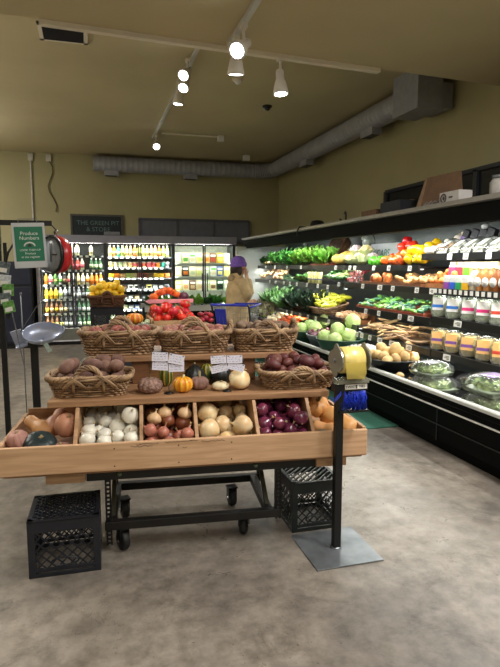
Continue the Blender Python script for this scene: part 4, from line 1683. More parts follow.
J, BE, CA, CT, YT, FP, FB, PB = 'juice_bottle', 'beer_bottle', 'drink_can', 'drink_carton', 'yogurt_tub', 'food_pack', 'frozen_box', 'produce_bag'
a, b_ = X0 + .05, X1 - .05
z = secs[0][2]
row(0, 0, a, b_, z[0], J, [('white', 'cream'), None, ('cream', 'tan'), None, ('white', 'cream'), ('white', 'cream'), ('cream', 'white'), ('cream', 'white'), None, None, ('cream', 'tan'), None, None])
row(0, 1, a, b_, z[1], J, [('white', 'red'), ('white', 'red'), ('dark green', 'green'), ('red', 'pink'), ('dark green', 'green'), ('dark green', 'green'), ('red', 'pink'), ('red', 'pink'), ('cream', 'pink'), None, ('dark green', 'pale green'), ('dark green', 'pale green'), ('dark green', 'pale green')])
row(0, 2, a, b_, z[2], J, ['orange', ('white', 'pink'), ('green', 'lime'), ('white', 'green'), ('black', 'brown'), ('cream', 'pink'), ('white', 'grey'), ('pale yellow', 'tan'), ('cream', 'white'), ('cream', 'orange'), 'orange', 'orange', ('orange', 'cream')])
row(0, 3, a, b_, z[3], J, ['yellow', 'yellow', 'yellow', ('white', 'lime'), ('white', 'grey'), ('grey', 'black'), ('grey', 'white'), ('grey', 'white'), ('black', 'grey'), ('dark green', 'white'), ('green', 'white'), ('brown', 'orange'), None])
row(0, 4, a, b_, z[4], BE, [('amber', 'yellow'), ('amber', 'tan'), ('amber', 'yellow'), ('amber', 'cream'), ('black', 'tan'), ('black', 'grey'), ('black', 'grey'), ('dark green', 'grey'), ('dark green', 'white'), ('dark green', 'white'), ('black', 'white'), None, None])
row(0, 5, a, b_, z[5], BE, [('amber', 'yellow'), ('amber', 'yellow'), ('amber', 'pale yellow'), ('black', 'pale yellow'), ('black', 'white'), ('black', 'white'), ('black', 'grey'), ('dark green', 'white'), ('dark green', 'pale green'), ('dark green', 'pale green'), ('dark green', 'green'), None, None])
a, b_ = X1 + .05, X2 - .05
z = secs[1][2]
row(1, 0, a, b_, z[0], J, ['pale yellow', ('orange', 'peach'), ('teal', 'pale green'), 'lime', ('pale yellow', 'peach'), 'peach', ('orange', 'peach'), 'lime', 'pale yellow', ('lime', 'pale yellow'), 'peach', ('peach', 'pale yellow'), ('orange', 'peach'), 'lime', ('lime', 'white')])
row(1, 1, a, b_, z[1], YT, ['pale yellow', 'cream', 'pale green', 'cream', 'peach', ('peach', 'pink'), 'red', ('peach', 'red'), 'pink', ('pink', 'red'), 'orange', 'teal', ('white', 'grey')])
row(1, 2, a, b_, z[2], FP, ['yellow', 'orange', 'peach', 'lime', ('pale yellow', 'cream'), 'red', ('red', 'brown'), 'brown', 'yellow', 'yellow', 'orange'])
row(1, 3, a, b_, z[3], FP, [('black', 'white'), ('grey', 'white'), ('black', 'brown'), ('white', 'black'), ('white', 'black'), ('black', 'grey'), ('pale yellow', 'black'), ('grey', 'white'), ('black', 'white'), ('grey', 'black')])
row(1, 4, a, b_, z[4], FP, [('black', 'white'), ('black', 'brown'), ('grey', 'white'), ('black', 'white'), ('brown', 'cream'), ('black', 'grey'), ('black', 'white'), ('grey', 'white'), ('black', 'cream'), ('black', 'white')])
row(1, 5, a, b_, z[5], FP, [('pale yellow', 'white'), ('pale green', 'white'), ('pale green', 'cream'), ('grey', 'white'), ('blue', 'white'), ('blue', 'white'), ('pale yellow', 'white'), ('grey', 'cream'), ('black', 'white'), ('black', 'white')])
row(1, 6, a, b_, z[6], PB, [('pale green', 'white'), ('pale green', 'white'), ('green', 'white'), ('dark green', 'white'), ('pale green', 'cream'), ('dark green', 'white'), ('green', 'white')])
a, b_ = X2 + .05, X3 - .04
z = secs[2][2]
row(2, 0, a, b_, z[0], FB, [('pale green', 'white'), ('cream', 'green'), ('white', 'cream'), ('cream', 'lime'), ('peach', 'orange'), ('brown', 'red'), ('yellow', 'pale yellow'), ('cream', 'white')])
row(2, 1, a, b_, z[1], FB, [('cream', 'white'), ('black', 'orange'), ('cream', 'pale green'), ('cream', 'lime'), ('pale green', 'white'), ('white', 'cream'), ('blue', 'pale yellow'), ('pale yellow', 'lime')])
row(2, 2, a, b_, z[2], FB, [('pale yellow', 'white'), ('cream', 'peach'), ('brown', 'tan'), ('cream', 'tan'), ('pale green', 'cream'), ('cream', 'brown'), ('dark green', 'black'), ('pale green', 'white')])
row(2, 3, a, b_, z[3], PB, [('dark green', 'white'), ('pale green', 'white'), ('dark green', 'pale green'), ('black', 'green'), ('green', 'white'), ('dark green', 'white')])
row(2, 4, a, b_, z[4], PB, [('green', 'white'), ('dark green', 'white'), ('black', 'white'), ('pale green', 'white'), ('green', 'pale green'), ('dark green', 'white')])
# ================================================== OPEN PRODUCE CASE (right)
YA, YB = 2.0, 10.06
case = t = thing('produce_case', 'long black open refrigerated produce case with lit shelves along the right wall', 'refrigerated case', (3.1, 5.8, 0))
off = Vector((3.1, 5.8, 0))


def cpart(b, name, m, parent=None, **k):
    b.bm.transform(Matrix.Translation(-off))
    return b.out(name, m, parent or case, **k)


caseblk = M('case_black', (4, 5, 5), .55, var=.15, spec=.06)
caseint = M('case_interior', (70, 76, 76), .35, .3, var=.08)
shelfb = M('case_shelf', (20, 22, 23), .4)
cpart(B().prism([(2.54, .455), (2.54, .42), (2.565, .40), (2.575, .10), (2.64, .07), (2.64, 0), (3.7, 0), (3.7, .36), (2.583, .36), (2.583, .455)], 'y', YA, YB), 'tub', caseblk)
cpart(B().prism([(2.535, .455), (2.535, .476), (2.543, .484), (2.578, .484), (2.585, .478), (2.585, .455)], 'y', YA, YB), 'bumper_cap', M('bumper_grey', (176, 178, 172), .45, var=.05))
cpart(B().bb(2.553, 2.575, YA, YB, .353, .362), 'white_strip', M('strip_white', (226, 226, 222), .4))
cpart(B().bb(2.562, 2.58, YA, YB, .215, .222), 'seam_strip', M('seam_grey', (20, 23, 23), .4))
b = B()
for y in np.arange(2.4, 9.4, 1.22):
    b.bb(2.566, 2.57, y - .004, y + .004, .09, .35)
cpart(b, 'panel_seams', M('seam_grey'), kind='stuff')
cpart(B().bb(2.584, 3.62, YA, YB - .1, .36, .375), 'deck', shelfb)
cpart(B().bb(3.62, 3.75, YA, YB, .36, 1.95), 'back_panel', caseint)
cpart(B().bb(2.62, 3.75, YB - .08, YB, .49, 1.8), 'end_panel', M('case_end_white', (196, 202, 198), .4, var=.04))
cpart(B().prism([(2.80, 1.91), (2.80, 1.945), (3.75, 1.97), (3.75, 1.87), (2.98, 1.81), (2.84, 1.765), (2.81, 1.77)], 'y', YA, YB + .02), 'canopy', M('canopy_black', (6, 7, 8), .7, var=.1, spec=.12))
cpart(B().prism([(2.745, 1.955), (2.80, 1.96), (2.80, 1.915), (2.75, 1.92)], 'y', YA, YB + .02), 'canopy_lip', M('lip_silver', (150, 148, 144), .4, .4, var=.06))
ledc = M('case_led', (246, 255, 250), .4, emit=7)
cpart(B().bb(2.875, 2.905, YA + .3, YB - .15, 1.777, 1.79), 'led_strip', ledc)
for y in (4.15, 6.4, 8.4):
    b = B()
    b.lathe([(.01, 1.77), (.03, 1.775), (.033, 1.8), (.012, 1.815)], 12, (3.35, y, .0))
    cpart(b, 'sensor', white)
S = {}
TAGM = M('price_tag_white', (236, 236, 230), .5, var=.02)


def shelf(key, y0, y1, z, X):
    cpart(B().bb(X, 3.62, y0, y1, z - .022, z), 'shelf', shelfb)
    cpart(B().bb(X - .022, X, y0, y1, z - .045, z + .014), 'price_rail', M('rail_black', (26, 28, 29), .3), )
    cpart(B().bb(X + .03, X + .05, y0 + .02, y1 - .02, z - .032, z - .023), 'led_strip', M('shelf_led', (250, 255, 246), .4, emit=1.5))
    S[key] = (X, z, y0, y1)
    l = area('shelf_led_lamp', (X + .04, (y0 + y1) / 2, z - .04), (0, 0, 0), .03, y1 - y0 - .05, 2.4 * (y1 - y0), (1, .99, .92))


shelf('1f', 4.66, YB - .1, 1.44, 3.05)
shelf('1n', YA, 4.62, 1.545, 3.05)
shelf('2f', 6.2, YB - .1, 1.19, 3.0)
shelf('2n', YA, 6.18, 1.235, 3.0)
shelf('3m', 4.3, 5.75, .965, 2.95)
shelf('3n', YA, 4.28, .985, 2.95)
shelf('4f', 5.6, YB - .1, .765, 2.9)
shelf('4m', 4.2, 5.58, .695, 2.9)
shelf('4n', YA, 4.18, .695, 2.9)
for y0, y1 in ((YA + .3, 4.5), (4.6, 7), (7.1, 9.4)):
    area('canopy_led_lamp', (2.90, (y0 + y1) / 2, 1.775), (0, math.radians(-14), 0), .06, y1 - y0, 6 * (y1 - y0), (.97, 1, .96))

# price tags, one thing each
ptag = thing('price_tag', '', 'price tag')
B().bb(-.002, 0, -.034, .034, -.026, .026).out('paper', TAGM, ptag)
b = B()
b.bb(-.0026, -.002, -.026, .01, .006, .012).bb(-.0026, -.002, -.026, .022, -.004, .001).bb(-.0026, -.002, -.026, .002, -.016, -.009)
b.out('print', M('tag_print', (70, 70, 76), .7), ptag, kind='stuff')
PT = Kind(ptag)
tagpx = {'1f': (266, 275, 287, 301, 336, 350, 355, 374, 389, 410), '1n': (450, 466, 489), '2f': (270, 276, 284, 290, 297, 307, 318, 328), '2n': (339, 363, 380, 393, 417, 432),
         '3m': (366, 379, 400, 411), '3n': (458,), '4f': (287, 292, 300, 308, 316, 329), '4m': (357, 362, 370, 380, 392, 409), '4n': (447,)}
nm = {'1f': 'far top shelf', '1n': 'raised near top shelf', '2f': 'far second shelf', '2n': 'near second shelf', '3m': 'middle shelf of chillies', '3n': 'shelf of sprout boxes',
      '4f': 'far lower shelf', '4m': 'lower shelf of roots', '4n': 'lowest shelf of fruit cups'}
for k, pxs in tagpx.items():
    X, z, y0, y1 = S[k]
    for i, px in enumerate(pxs):
        y = Yat(px, X - .022, z)
        w = 1.5 if px in (447, 458, 380, 411, 392, 409) else 1
        PT.put((X - .024, y, z - .018), (0, .12, 0), 'white price tag on the rail of the %s' % nm[k], 'price tags, %s' % nm[k], (1, w * .95, 1))
dz = b = B()
for i in range(26):
    y = 2.6 + i * .07
    b.bb(S['2n'][0] - .025, S['2n'][0] - .0225, y, y + .038, S['2n'][1] - .03, S['2n'][1] + .008)
cpart(b, 'tag_strip', TAGM, kind='stuff')


def heap(kinds, key, px0, px1, rd, base, seed, slope=.25, x0=.02, x1=.36, lift=.0, tilt=3.0, z=None, X=None, y01=None, cyc=None):
    """pile things on a shelf between two columns of the photo"""
    if key:
        X, z, _, _ = S[key]
    ya, yb = y01 or sorted((Yat(px0, X + .05, z + .04), Yat(px1, X + .05, z + .04)))
    pts = pack(rd, X + x0, X + x1, ya, yb, lambda a, b_: z + .002 + lift + max(0, a - X) * slope, seed)
    rg = random.Random(seed)
    for i, (r, p) in enumerate(zip(rd, pts)):
        kinds[i % len(kinds)].put(p, (rg.uniform(-tilt, tilt), rg.uniform(-tilt, tilt), rg.uniform(0, 6.28)), None, None, r / base)


def bunches(kinds, key, px0, px1, n, rows=2, seed=1, th=-2.1, jit=.25, lift=.05, x0=.12, dx=.14, sc=(.85, 1.1), X=None, z=None):
    rg = random.Random(seed)
    if key:
        X, z, _, _ = S[key]
    ya, yb = sorted((Yat(px0, X + .08, z + .06), Yat(px1, X + .08, z + .06)))
    i = 0
    for r in range(rows):
        for k in range(n):
            y = ya + (k + .5 + rg.uniform(-.2, .2)) * (yb - ya) / n
            kinds[i % len(kinds)].put((X + x0 + r * dx, y, z + lift + r * .035), (rg.uniform(-jit, jit), th + rg.uniform(-jit, jit), rg.uniform(-jit, jit)), None, None, rg.uniform(*sc))
            i += 1


def lm(name, c, c2, rough=.5):
    return M(name, c, rough, var=.2, scale=16, col2=c2, rand=.15)


pars = lm('parsley_leaf', (44, 110, 40), (24, 72, 24))
kale = lm('green_kale_leaf', (84, 150, 62), (48, 108, 40))
lett = lm('lettuce_leaf', (150, 200, 84), (104, 168, 58))
rom = lm('romaine_leaf', (150, 192, 128), (96, 146, 84))
dkale = lm('dark_kale_leaf', (40, 66, 44), (24, 44, 30))
leek = lm('leek_leaf', (66, 104, 62), (40, 74, 44))
palest = M('pale_stem', (206, 220, 160), .5, var=.1)


def LB(nm_, lab, cat, m, sm, grp, **k):
    return [Kind(leaf_bunch(nm_, lab, cat, m, sm, group=grp, seed=s, **k)) for s in (1, 2)]


# ---- top shelf, far end to near
bunches(LB('parsley_bunch', 'dark green parsley bunch at the far end of the top shelf', 'herbs', pars, stem_green, 'parsley bunches on the top shelf', n=26, L=.08, W=.035, stemL=.12, ruff=.3, spread=.8), '1f', 258, 271, 5, 2, 1)
cream_root = M('cream_root', (226, 196, 150), .5, var=.12)


def root_kind(nm_, lab, cat, m, grp, L, r, leaf=None, bend=.06):
    t = thing(nm_, lab, cat, (0, 0, 0), 0, grp)
    pts, rr_ = [], []
    for i in range(10):
        q = i / 9
        pts.append(((q - .5) * L, bend * L * math.sin(q * 3), 0))
        rr_.append(r * (1 - .78 * q ** 1.4) * (0.75 if i == 0 else 1) if i < 9 else r * .08)
    B().tube(pts, rr_, 9).out('root', m, t)
    B().tube([(-.5 * L, 0, 0), (-.5 * L - r * .9, 0, r * .2)], [r * .5, r * .35], 6).out('stub', leaf or stem_green, t)
    return t


heap([Kind(root_kind('parsnip', 'cream parsnip next to the parsley on the top shelf', 'parsnip', cream_root, 'parsnips on the top shelf', .2, .024))], '1f', 268, 275, radii(14, .03, .04, 1), .035, 31, .5, tilt=.3)
bunches(LB('kale_bunch', 'curly green kale bunch on the far part of the top shelf', 'kale', kale, palest, 'kale bunches on the top shelf', n=20, L=.16, W=.045, stemL=.12, ruff=.32, spread=.65), '1f', 273, 298, 7, 2, 2)
bunches(LB('lettuce_head', 'light green leaf lettuce standing beside the curly kale', 'lettuce', lett, palest, 'lettuces on the top shelf', n=24, L=.17, W=.062, stemL=.09, ruff=.26, spread=.7), '1f', 297, 326, 6, 2, 3, lift=.06)


def tray(nm_, lab, m, key, px0, px1, dep=.36, h=.055, x0=.02, X=None, z=None, rim=None):
    if key:
        X, z, _, _ = S[key]
    ya, yb = sorted((Yat(px0, X + .05, z + .03), Yat(px1, X + .05, z + .03)))
    t = thing(nm_, lab, 'tray', (X + x0, (ya + yb) / 2, z + .002))
    hy = (yb - ya) / 2
    B().bb(0, dep, -hy, hy, 0, .006).out('floor', m, t)
    for nme, q in (('front', (0, .01, -hy, hy)), ('back', (dep - .01, dep, -hy, hy)), ('side', (.01, dep - .01, -hy, -hy + .01)), ('side', (.01, dep - .01, hy - .01, hy))):
        B().bb(*q, .006, h * (1.8 if nme == 'back' else 1)).out(nme + '_board', rim or m, t)
    return t


box_brown = wood('box_brown', (136, 86, 50), (104, 62, 36))
tray('wooden_tray', 'small red-brown wooden tray in front of the lettuce on the top shelf', M('tray_redbrown', (150, 70, 46), .6), '1f', 312, 327, .16, .03)
X, z, _, _ = S['1f']
wb = basket('wicker_basket', 'dark wicker basket tipped on its side behind the yellow squash on the top shelf', .50, .34, .14, m=wick_far, mr=wick_far, handles='', rows=7)
wb.location = (X + .36, Yat(336, X + .3, z + .1), z + .15)
wb.rotation_euler = (0, -1.0, .12 + PI / 2 * 0)
ysq = M('spaghetti_yellow', (232, 196, 96), .45, var=.1)
k = Kind(tag(B().ell((0, 0, 0), (.095, .07, .07), 18, 10).out('yellow_squash', ysq), 'yellow oval squash in front of the tipped basket', 'squash', 'yellow squashes on the top shelf'))
heap([k], '1f', 329, 346, radii(5, .066, .074, 2), .072, 32, .2, tilt=.4)


def cauli(lab, m, lm_, grp, r=.075):
    t = thing('cauliflower', lab, 'cauliflower', (0, 0, 0), 0, grp)
    rg = random.Random(4)
    b = B()
    b.ell((0, 0, 0), (r * .85, r * .85, r * .7), 14, 8)
    for i in range(46):
        th, ph = rg.uniform(0, 6.28), math.asin(rg.uniform(-.2, 1))
        b.ell((r * .85 * math.cos(ph) * math.cos(th), r * .85 * math.cos(ph) * math.sin(th), r * .68 * math.sin(ph)), (r * .2,) * 3, 7, 5)
    b.out('curd', m, t, kind='stuff')
    b = B()
    for i in range(8):
        a = i * .785
        b.leaf((.6 * r * math.cos(a), .6 * r * math.sin(a), -r * .7), (math.cos(a) * .8, math.sin(a) * .8, .9), (-math.cos(a), -math.sin(a), .6), r * 1.3, r * .4, .2, .1, 4, i)
    b.out('leaves', lm_, t, kind='stuff')
    return t


heap([Kind(cauli('creamy yellow cauliflower in front of the clear bag on the top shelf', M('cauli_cream', (236, 220, 156), .7, var=.08), palest, 'cream cauliflowers on the top shelf')),
      Kind(cauli('pinkish white cauliflower behind the cream ones on the top shelf', M('cauli_pink', (222, 196, 200), .7, var=.12), palest, 'pinkish cauliflowers on the top shelf'))],
     '1f', 345, 366, radii(7, .064, .078, 3), .07, 33, .2, tilt=.5, x1=.24)
t = thing('plastic_bag', 'clear plastic bag of greens behind the cauliflowers', 'bag', (X + .34, Yat(366, X + .3, z + .3), z + .3))
B().ell((0, 0, 0), (.08, .1, .12), 14, 10, noise3(9, amp=.14)).out('film', clear('bag_clear', (226, 232, 226), .3, .3, .2), t)
B().ell((0, 0, -.02), (.05, .06, .07), 10, 7, noise3(5, amp=.2)).out('greens', leek, t)
B().lathe([(.03, .1), (.012, .13), (.035, .17)], 10, fn=lambda a, q: 1 + .2 * math.sin(4 * a)).out('bag_neck', MATS['bag_clear'], t)

# grey board with letters behind the peppers
ya, yb = Yat(400, X + .32, z + .15), Yat(367, X + .32, z + .15)
t = thing('letter_board', 'grey board with dark green letters leaning behind the peppers', 'sign', (X + .31, (ya + yb) / 2, z + .003), 0, None, (0, .1, 0))
B().bb(0, .006, -(yb - ya) / 2, (yb - ya) / 2, 0, .27).out('board', M('board_grey', (156, 160, 162), .6, var=.04), t)
text('CABS', 'lettering', M('board_green', (40, 96, 70), .7), t, (-.0008, .0, .15), (PI / 2, 0, -PI / 2), .13)


def peps(lab, m, grp):
    return Kind(pepper_root('bell_pepper', lab, m, grp, .05))


pg = M('pepper_green', (88, 176, 44), .25, var=.12, rand=.12, coat=.3)
po = M('pepper_orange', (240, 104, 34), .25, var=.1, rand=.12, coat=.3)
pyel = M('pepper_yellow', (246, 200, 20), .25, var=.08, rand=.1, coat=.3)
pr = M('pepper_red', (208, 40, 30), .25, var=.1, rand=.1, coat=.3)
heap([peps('green bell pepper piled in front of the grey letter board', pg, 'green peppers')], '1f', 366, 384, radii(9, .04, .05, 4), .046, 34, .15, x1=.27)
heap([peps('orange bell pepper piled between the green and yellow peppers', po, 'orange peppers')], '1f', 382, 406, radii(18, .042, .05, 5), .046, 35, .25, x1=.3)
heap([peps('yellow bell pepper piled at the near end of the far top shelf', pyel, 'yellow peppers')], '1f', 405, 424, radii(16, .044, .052, 6), .047, 36, .35, x1=.3)
heap([peps('red bell pepper lying on top of the orange peppers', pr, 'red peppers')], '1f', 388, 404, radii(4, .046, .052, 7), .047, 37, .2, x0=.14, x1=.26, lift=.12)

# ---- top shelf, near: packed mushrooms and wrapped packs
X, z, _, _ = S['1n']


def mush(lab, grp):
    t = thing('mushroom', lab, 'mushroom', (0, 0, 0), 0, grp)
    B().lathe([(.03, -.004), (.036, .004), (.03, .022), (.016, .032), (.001, .035)], 14).out('cap', M('mushroom_white', (232, 222, 206), .6, var=.08), t)
    B().cyl((0, 0, -.025), (0, 0, 0), .012, 8).out('stalk', M('mushroom_stalk', (220, 206, 184), .7), t)
    return t


heap([Kind(mush('white button mushroom heaped at the far end of the raised shelf', 'button mushrooms'))], '1n', 426, 442, radii(26, .03, .037, 8), .033, 38, .25, x0=.01)
film = clear('wrap_film', (244, 246, 244), .1, .05, .12)


def wrapped(nm_, lab, cat, w, d, h, m_in, m_lab, m_tray, loc, rot, grp=None, seed=1, n=14):
    """film wrapped tray with its contents and a label"""
    t = thing(nm_, lab, cat, loc, 0, grp, rot)
    B().box((0, 0, h * .14), (w, d, h * .28), None, .9).out('tray', m_tray, t, bev=.004)
    rg = random.Random(seed)
    b = B()
    for i in range(n):
        if n > 20:
            u = Vector((rg.uniform(-1, 1), rg.uniform(-1, 1), rg.uniform(-.3, 1)))
            u.normalize()
            b.leaf((u.x * w * .30, u.y * d * .33, h * (.42 + .3 * u.z)), (rg.uniform(-1, 1), rg.uniform(-1, 1), rg.uniform(-.3, .5)), u, .055, .022, .4, .2, 4, i)
            continue
        b.ell((rg.uniform(-.36, .36) * w, rg.uniform(-.36, .36) * d, h * (.35 + rg.uniform(0, .3))), (w * .13, d * .13, h * .2), 8, 6, noise3(i, amp=.1))
    if n > 20:
        b.ell((0, 0, h * .42), (w * .34, d * .38, h * .3), 14, 8, noise3(2, amp=.06))
    b.out('contents', m_in, t, kind='stuff')
    B().ell((0, 0, h * .45), (w * .53, d * .53, h * .5), 16, 8, lambda u: 1 / max(abs(u.x), abs(u.y), .72)).out('film', film, t)
    B().box((0, 0, h * 1.02 if h < .14 else h), (w * .5, d * .45, .003)).out('label', m_lab, t)
    return t


lw = M('label_plain', (232, 232, 228), .5, var=.04)
foam = M('foam_tray', (214, 212, 204), .6)
egg = M('brown_mushroom', (204, 160, 116), .6, var=.2)
for i, (px, lab, mi, dxx) in enumerate(((449, 'film wrapped tray of tan mushrooms right of the white ones', egg, .1), (462, 'film wrapped white tray leaning on the raised shelf, first after the tan mushrooms', M('pale_fill', (208, 206, 190), .7), .1),
                                        (474, 'film wrapped white tray leaning on the raised shelf, second after the tan mushrooms', MATS['pale_fill'], .1),
                                        (487, 'film wrapped white tray leaning on the raised shelf, third after the tan mushrooms', MATS['pale_fill'], .1),
                                        (500, 'film wrapped white tray leaning at the right edge of the raised shelf', MATS['pale_fill'], .1))):
    wrapped('wrapped_tray', lab, 'food tray', .2, .15, .06, mi, lw, foam, (X + dxx, Yat(px, X + .1, z + .06), z + .05), (0, -.55, 0), None, i)
for i, px in enumerate((464, 473, 481, 489)):
    t = thing('black_pouch', ['lilac fronted black pouch standing behind the wrapped trays', 'second black pouch from the lilac one behind the wrapped trays', 'third black pouch from the lilac one behind the wrapped trays',
                              'last black pouch behind the wrapped trays towards the right'][i], 'pouch', (X + .3, Yat(px, X + .3, z + .15), z + .09), 0, None, (.35, .1, 0))
    B().box((0, 0, .06), (.05, .085, .17), None, 1.15).out('pouch', M('pouch_black', (26, 24, 30), .4), t, bev=.006)
    B().bb(-.032, -.029, -.035, .035, .02, .08).out('label', M('pouch_lilac', (150, 120, 190), .5) if i == 0 else M('pouch_grey', (70, 70, 76), .5), t)

# ---- second shelf, far
endv = M('endive', (236, 196, 150), .5, var=.15, rand=.2)
heap([Kind(tag(lemon_mesh(.03).out('endive', endv), 'peach coloured endive heaped at the far end of the second shelf', 'endive', 'endives'))], '2f', 259, 282, radii(34, .03, .038, 90), .033, 41, .5)
bunches(LB('leek_bunch', 'dark green leek bunch lying on the second shelf with pale stems', 'leeks', leek, M('leek_white', (220, 226, 190), .5), 'leek bunches', n=12, L=.2, W=.02, stemL=.1, ruff=.03, spread=.3, curl=.2, stem_r=.009), '2f', 282, 298, 5, 1, 5, th=.15 + PI, lift=.04, x0=.3)
brm = M('broccoli_green', (74, 128, 58), .8, var=.3, scale=60)
heap([Kind(cauli('green broccoli head on the second shelf beside the leeks', brm, stem_green, 'broccoli heads', .07))], '2f', 296, 305, radii(6, .05, .06, 10), .07, 42, .3, tilt=.4)
cel = M('celery_pale', (232, 226, 150), .45, var=.1, scale=6, stretch=(1, 1, .3))
for i, px in enumerate((310, 313.5, 317, 320)):
    X2_, z2, _, _ = S['2f']
    t = thing('celery_bundle', 'pale yellow upright stalk bundle on the second shelf under the lettuce', 'celery', (X2_ + .08, Yat(px, X2_ + .08, z2 + .08), z2 + .002), 0, 'pale stalk bundles')
    b = B()
    rg = random.Random(i)
    for k in range(7):
        a = k * .9
        b.tube([(.018 * math.cos(a), .018 * math.sin(a), 0), (.022 * math.cos(a), .022 * math.sin(a), .08), (.03 * math.cos(a), .032 * math.sin(a), .165)], [.012, .011, .009], 7)
    b.out('stalks', cel, t, kind='stuff')
    B().lathe([(.033, .06), (.034, .07)], 14).out('band', M('rubber_tie'), t)
X, z, _, _ = S['2n']
cuke = M('cucumber_green', (58, 104, 46), .4, var=.3, scale=14, rand=.25)
pcuke = M('pale_squash_green', (164, 190, 112), .4, var=.2, scale=14, rand=.2)


def cuke_kind(nm_, lab, cat, m, grp, L=.16, r=.02):
    t = thing(nm_, lab, cat, (0, 0, 0), 0, grp)
    B().tube([((q - .5) * L, .1 * L * math.sin(q * 3.1), 0) for q in np.linspace(0, 1, 9)], [r * .35, r * .8, r, r, r, r, r * .95, r * .75, r * .3], 10).out('body', m, t)
    B().cyl((-.5 * L, 0, 0), (-.56 * L, 0, .004), r * .3, 6).out('stem', stem_green, t)
    return t


kk = [Kind(cuke_kind('zucchini', 'dark green zucchini heaped on the second shelf right of the pale stalks', 'zucchini', cuke, 'zucchini')), Kind(cuke_kind('pale_squash', 'pale green long squash mixed among the dark zucchini', 'squash', pcuke, 'pale long squashes'))]
heap(kk, '2n', 324, 346, radii(30, .03, .036, 11), .03, 43, .4, tilt=.35)
rad = M('radish_red', (196, 62, 74), .35, var=.2, rand=.15)
heap([Kind(tomato_root('round red radish between the zucchini and the berry boxes', rad, 'radishes', .022, 'radish', 'radish'))], '2n', 343, 351, radii(18, .02, .025, 12), .022, 44, .4)


def berry_box(lab, loc, grp=None):
    t = thing('berry_box', lab, 'berry box', loc, 0, grp)
    b = B()
    for i in range(24):
        rg = random.Random(i)
        b.ell((rg.uniform(-.045, .045), rg.uniform(-.05, .05), rg.uniform(.015, .06)), (.015, .015, .017), 7, 5)
    b.out('berries', M('berry_red', (186, 34, 44), .4, var=.3), t, kind='stuff')
    B().box((0, 0, .037), (.13, .14, .07)).out('clamshell', clear('clamshell', (236, 242, 240), .3, .1), t, bev=.006)
    B().bb(-.067, -.0655, -.05, .05, .02, .05).out('label', M('berry_label', (220, 150, 140), .5), t)
    return t


y = Yat(356, X + .08, z + .06)
berry_box('lower clear box of red berries stacked on the second shelf', (X + .08, y, z + .003))
berry_box('upper clear box of red berries stacked on the second shelf', (X + .08, y, z + .08))
t = tray('wooden_tray', 'long wooden tray with a tall brown back holding roots on the second shelf', box_brown, '2n', 363, 424, .34, .035, .01, rim=box_brown)
yam = M('yam_orange', (186, 108, 58), .6, var=.25, scale=18, rand=.2)
gin = M('ginger_tan', (214, 168, 112), .65, var=.2, scale=22, rand=.15)


def ginger(lab, grp):
    t = thing('ginger_root', lab, 'ginger', (0, 0, 0), 0, grp)
    b = B()
    for c_, r_ in (((0, 0, 0), (.05, .026, .024)), ((.04, .02, .006), (.03, .022, .02)), ((-.035, .024, .004), (.032, .02, .02)), ((-.01, -.026, .004), (.022, .026, .018)), ((.05, -.016, .0), (.024, .02, .018))):
        b.ell(c_, r_, 10, 7, noise3(3, amp=.06))
    b.out('rhizome', gin, t)
    return t


heap([Kind(tag(potato_mesh(41, .045, 1.5).out('yam', yam), 'orange-brown yam heaped at the far side of the wooden tray', 'yam', 'yams'))], '2n', 366, 393, radii(8, .036, .048, 13), .045, 45, .2, x0=.03, x1=.32, lift=.008)
heap([Kind(ginger('knobbly tan ginger root at the near side of the wooden tray', 'ginger roots'))], '2n', 392, 424, radii(12, .038, .046, 14), .045, 46, .2, x0=.03, x1=.32, lift=.008, tilt=.5)
tray('crate_tray', 'open orange-brown crate of persimmons on the second shelf beside the bottles', M('crate_orange', (176, 112, 60), .6, var=.2), '2n', 426, 450, .3, .05, .04)
pers = M('persimmon', (232, 152, 84), .4, var=.12, rand=.1)
heap([Kind(tomato_root('pale orange persimmon in the crate beside the bottles', pers, 'persimmons', .033, 'persimmon', 'persimmon'))], '2n', 427, 449, radii(26, .03, .035, 15), .033, 47, .35, x0=.06, x1=.33, lift=.008)


# ---- second shelf, near: cartons and bottles
def cup(nm_, lab, cat, kind, body, lab_m, cap, loc, rz=0.0, h=.15, r=.034):
    t = thing(nm_, lab, cat, loc, rz)
    if kind == 'carton':
        B().bb(-r, r, -r, r, 0, h).out('carton', lw, t, bev=.003)
        B().bb(-r - .001, r + .001, -r - .001, r + .001, 0.01 if h < .2 else h * .35, h * (.6 if h < .2 else .92)).out('colour_band', body, t)
        B().bb(-r * .9, r * .9, -r * .9, r * .9, h, h + (.03 if h > .2 else .012)).out('lid', cap, t, bev=.004)
    else:
        B().lathe([(r * .92, 0), (r, .006), (r, h * .68), (r * .75, h * .82), (r * .45, h * .9), (r * .42, h)], 16).out('bottle', body, t)
        B().lathe([(r * .5, h * .94), (r * .5, h * 1.06)], 14).out('cap', cap, t)
        if kind == 'disc':
            B().cyl((-r - .001, 0, h * .42), (-r + .004, 0, h * .42), h * .2, 18).out('label', lab_m, t)
        else:
            B().lathe([(r * 1.015, h * .15), (r * 1.015, h * .6)], 16).out('label', lab_m, t)
    return t


